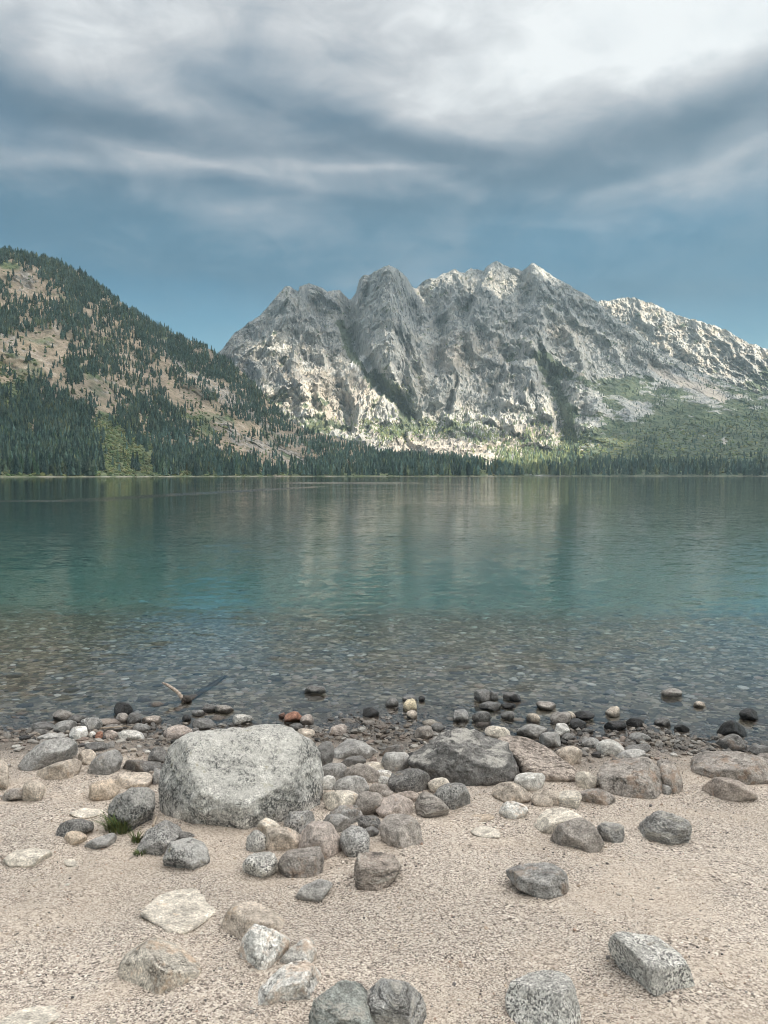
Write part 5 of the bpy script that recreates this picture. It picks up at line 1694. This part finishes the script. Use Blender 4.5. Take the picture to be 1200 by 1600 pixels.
# ------------------------------------------------------------------ driftwood, twigs, grass
def tube(pts, rad, sides=10, rough=.0, seed=0):
    pts = np.array(pts, float)
    n = len(pts)
    V, F = [], []
    rs = np.random.default_rng(seed)
    for i in range(n):
        d = pts[min(i + 1, n - 1)] - pts[max(i - 1, 0)]
        d /= np.linalg.norm(d)
        a = np.cross(d, (0, 0, 1.0))
        if np.linalg.norm(a) < 1e-3:
            a = np.array([1.0, 0, 0])
        a /= np.linalg.norm(a)
        c = np.cross(d, a)
        for s in range(sides):
            t_ = 2 * math.pi * s / sides
            r = rad[i] * (1 + rough * rs.normal())
            V.append(pts[i] + r * (math.cos(t_) * a + math.sin(t_) * c))
    for i in range(n - 1):
        for s in range(sides):
            s2 = (s + 1) % sides
            F.append((i * sides + s, i * sides + s2, (i + 1) * sides + s2))
            F.append((i * sides + s, (i + 1) * sides + s2, (i + 1) * sides + s))
    V.append(pts[0])
    V.append(pts[-1])
    for s in range(sides):
        F.append((len(V) - 2, (s + 1) % sides, s))
        F.append((len(V) - 1, (n - 1) * sides + s, (n - 1) * sides + (s + 1) % sides))
    return np.array(V), np.array(F)


def wood(name, c0, c1, rough=.8):
    m, t, b, out = material(name)
    P = t.node('ShaderNodeTexCoord').outputs['Object']
    t.set(b, 'Base Color', t.ramp(t.noise(P, 45, 4, .7), [(.35, c0), (.62, c1)]))
    t.set(b, 'Roughness', rough)
    t.set(b, 'Normal', t.bump(t.noise(P, 120, 3), .5, .004))
    return m


M_BLEACH = wood('bleached_wood', (.22, .15, .115), (.58, .49, .42))
M_WETWOOD = wood('wet_wood', (.025, .02, .017), (.07, .055, .045), .4)
M_TWIG = wood('dry_twig', (.30, .23, .17), (.48, .40, .32))


def seen(pxs, lifts):
    return [at_px(X, Y, l) for (X, Y), l in zip(pxs, lifts)]


root = at_px(291, 1096)


def rel(X, Y):
    """a point at the driftwood's own distance, from its place in the photograph"""
    a, e = px_dir(X, Y)
    return np.array([float(a) * root[1], root[1], CAM_H + float(e) * root[1]])


def resample(p, r, n=24):
    p = np.array(p, float)
    t0 = np.linspace(0, 1, len(p))
    t1 = np.linspace(0, 1, n)
    P_ = np.stack([np.interp(t1, t0, p[:, k]) for k in range(3)], -1)
    for _ in range(2):
        P_[1:-1] = .25 * P_[:-2] + .5 * P_[1:-1] + .25 * P_[2:]
    return P_, np.interp(t1, np.linspace(0, 1, len(r)), r)


dw = link('driftwood', None, 'bleached bent driftwood branch sticking out of the water', 'driftwood', loc=tuple(root))
P_, r_ = resample([rel(248, 1072) + (0, .12, 0), rel(256, 1074) + (0, .10, 0), rel(268, 1079) + (0, .06, 0), rel(277, 1083) + (0, .03, 0), rel(284, 1090), rel(289, 1096)], [.008, .014, .017, .018, .020, .026])
V, F = tube(P_, r_, 10, .10, 4)
link('branch', make_mesh('branch', V - root, F, M_BLEACH), parent=dw)
P_, r_ = resample([rel(283, 1088) + (0, .02, -.01), rel(288, 1093), rel(293, 1090), rel(295, 1096), rel(290, 1103) - (0, 0, .02), rel(284, 1108) - (0, 0, .03)], [.018, .036, .030, .034, .026, .010])
V, F = tube(P_, r_, 10, .16, 5)
link('root_end', make_mesh('root_end', V - root, F, M_WETWOOD), parent=dw)
b0, b1 = bed_at(296, 1096), bed_at(352, 1058)
P_, r_ = resample([rel(292, 1097) - (0, 0, .02), b0 + (0, .05, .05), b0 * .5 + b1 * .5 + (0, 0, .05), b1 + (0, 0, .05)], [.03, .045, .045, .03])
V, F = tube(P_, r_, 10, .10, 6)
link('sunken_limb', make_mesh('sunken_limb', V - root, F, M_WETWOOD), label='dark waterlogged limb lying under water', parent=dw)


def twig(label, pxs, lifts, r0, r1, mat, seed):
    p = seen(pxs, lifts)
    P_, r_ = resample(p, [r0, r1], 18)
    V, F = tube(P_, r_, 7, .12, seed)
    c = P_.mean(0)
    me = make_mesh('twig', V - c, F, mat)
    return link('twig', me, label, 'twig', loc=tuple(c))


twig('thin pale twig lying across stones at the left waterline', [(157, 1138), (170, 1137), (185, 1136), (198, 1134), (205, 1137)], [.07, .09, .10, .09, .06], .006, .003, M_TWIG, 11)
twig('pale stick wedged upright beside the grassy speckled boulder', [(239, 1290), (241, 1284), (243, 1280), (244, 1276)], [.28, .18, .08, .0], .006, .007, M_TWIG, 12)
twig('small curled twig on the sand right of the tilted speckled granite boulder', [(1130, 1532), (1133, 1540), (1140, 1545), (1147, 1543), (1151, 1536), (1147, 1530)], [.006] * 6, .0018, .0012, M_TWIG, 13)

m, t, b, out = material('grass_blades')
t.set(b, 'Base Color', t.mix(1.0, (.085, .125, .05), t.attr('tone', 'Color'), 'MULTIPLY'))
t.set(b, 'Roughness', .7)
MAT_GRASS = m


def grass_tuft(label, X, Y, width, height, n, seed):
    r = np.random.default_rng(seed)
    c = at_px(X, Y)
    V, F, Cc = [], [], []
    for i in range(n):
        a = r.uniform(0, 6.28)
        d = r.random() ** .6 * width
        p = np.array([math.cos(a) * d, math.sin(a) * d * .7, 0])
        h = height * r.uniform(.5, 1.1)
        lean = np.array([math.cos(a), math.sin(a), 0]) * h * r.uniform(.15, .9) + r.normal(0, .2, 3) * h * (1, 1, 0)
        w_ = r.uniform(.0018, .0034)
        sd2 = np.array([-math.sin(a), math.cos(a), 0]) * w_
        i0 = len(V)
        for k_, f in enumerate((0, .4, .75, 1)):
            q = p + lean * f ** 1.8 + np.array([0, 0, h * (f - .25 * f * f)])
            ww = (1, .9, .6, .05)[k_]
            V += [q - sd2 * ww, q + sd2 * ww]
        for k_ in range(3):
            o = i0 + 2 * k_
            F += [(o, o + 1, o + 3), (o, o + 3, o + 2)]
        g = r.uniform(.5, 1.5)
        Cc += [(g * r.uniform(.8, 1.4), g, g * .8)] * 8
    me = make_mesh('grass_tuft', np.array(V), np.array(F), MAT_GRASS, smooth_shade=False, colattr=np.array(Cc))
    return link('grass_tuft', me, label, 'grass', loc=tuple(c))


grass_tuft('green grass tuft at the foot of the grey speckled boulder', 186, 1299, .075, .13, 260, 3)
grass_tuft('small sparse grass tuft beside the leaning pale speckled boulder', 214, 1316, .03, .07, 60, 4)
grass_tuft('tiny grass tuft in front of the leaning pale speckled boulder', 219, 1337, .03, .04, 50, 5)
# ------------------------------------------------------------------ render settings
SC.view_settings.view_transform = 'Standard'
SC.view_settings.look = 'None'
SC.view_settings.exposure = EXPOSURE
SC.view_settings.gamma = 1
cy = SC.cycles
cy.max_bounces = 10
cy.diffuse_bounces = 3
cy.glossy_bounces = 4
cy.transmission_bounces = 6
cy.transparent_max_bounces = 8
cy.volume_bounces = 0
cy.caustics_refractive = True
cy.caustics_reflective = False
cy.sample_clamp_indirect = 6
cy.use_denoising = True
cy.denoiser = 'OPENIMAGEDENOISE'
cy.denoising_input_passes = 'RGB_ALBEDO_NORMAL'
cy.denoising_prefilter = 'ACCURATE'
cy.filter_width = 1.0
cy.use_adaptive_sampling = True
cy.adaptive_threshold = 0.01

# ------------------------------------------------------------------ air: thin blue haze over the lake and mountains
if HAZE > 0:
    m, t, b, out = material('air')
    t.n.remove(b)
    pv = t.node('ShaderNodeVolumePrincipled', {'Color': (.60, .80, .92), 'Density': HAZE, 'Anisotropy': .2})
    t.l.new(pv.outputs[0], out.inputs['Volume'])
    bm = bmesh.new()
    bmesh.ops.create_cube(bm, size=1)
    bmesh.ops.scale(bm, vec=(34000, 34000, 1560), verts=bm.verts)
    bmesh.ops.translate(bm, vec=(0, 0, 680), verts=bm.verts)
    me = bpy.data.meshes.new('haze')
    bm.to_mesh(me)
    me.materials.append(m)
    link('haze', me, 'thin blue haze in the air over the lake', 'haze', kind='stuff')
    cy.volume_bounces = 1
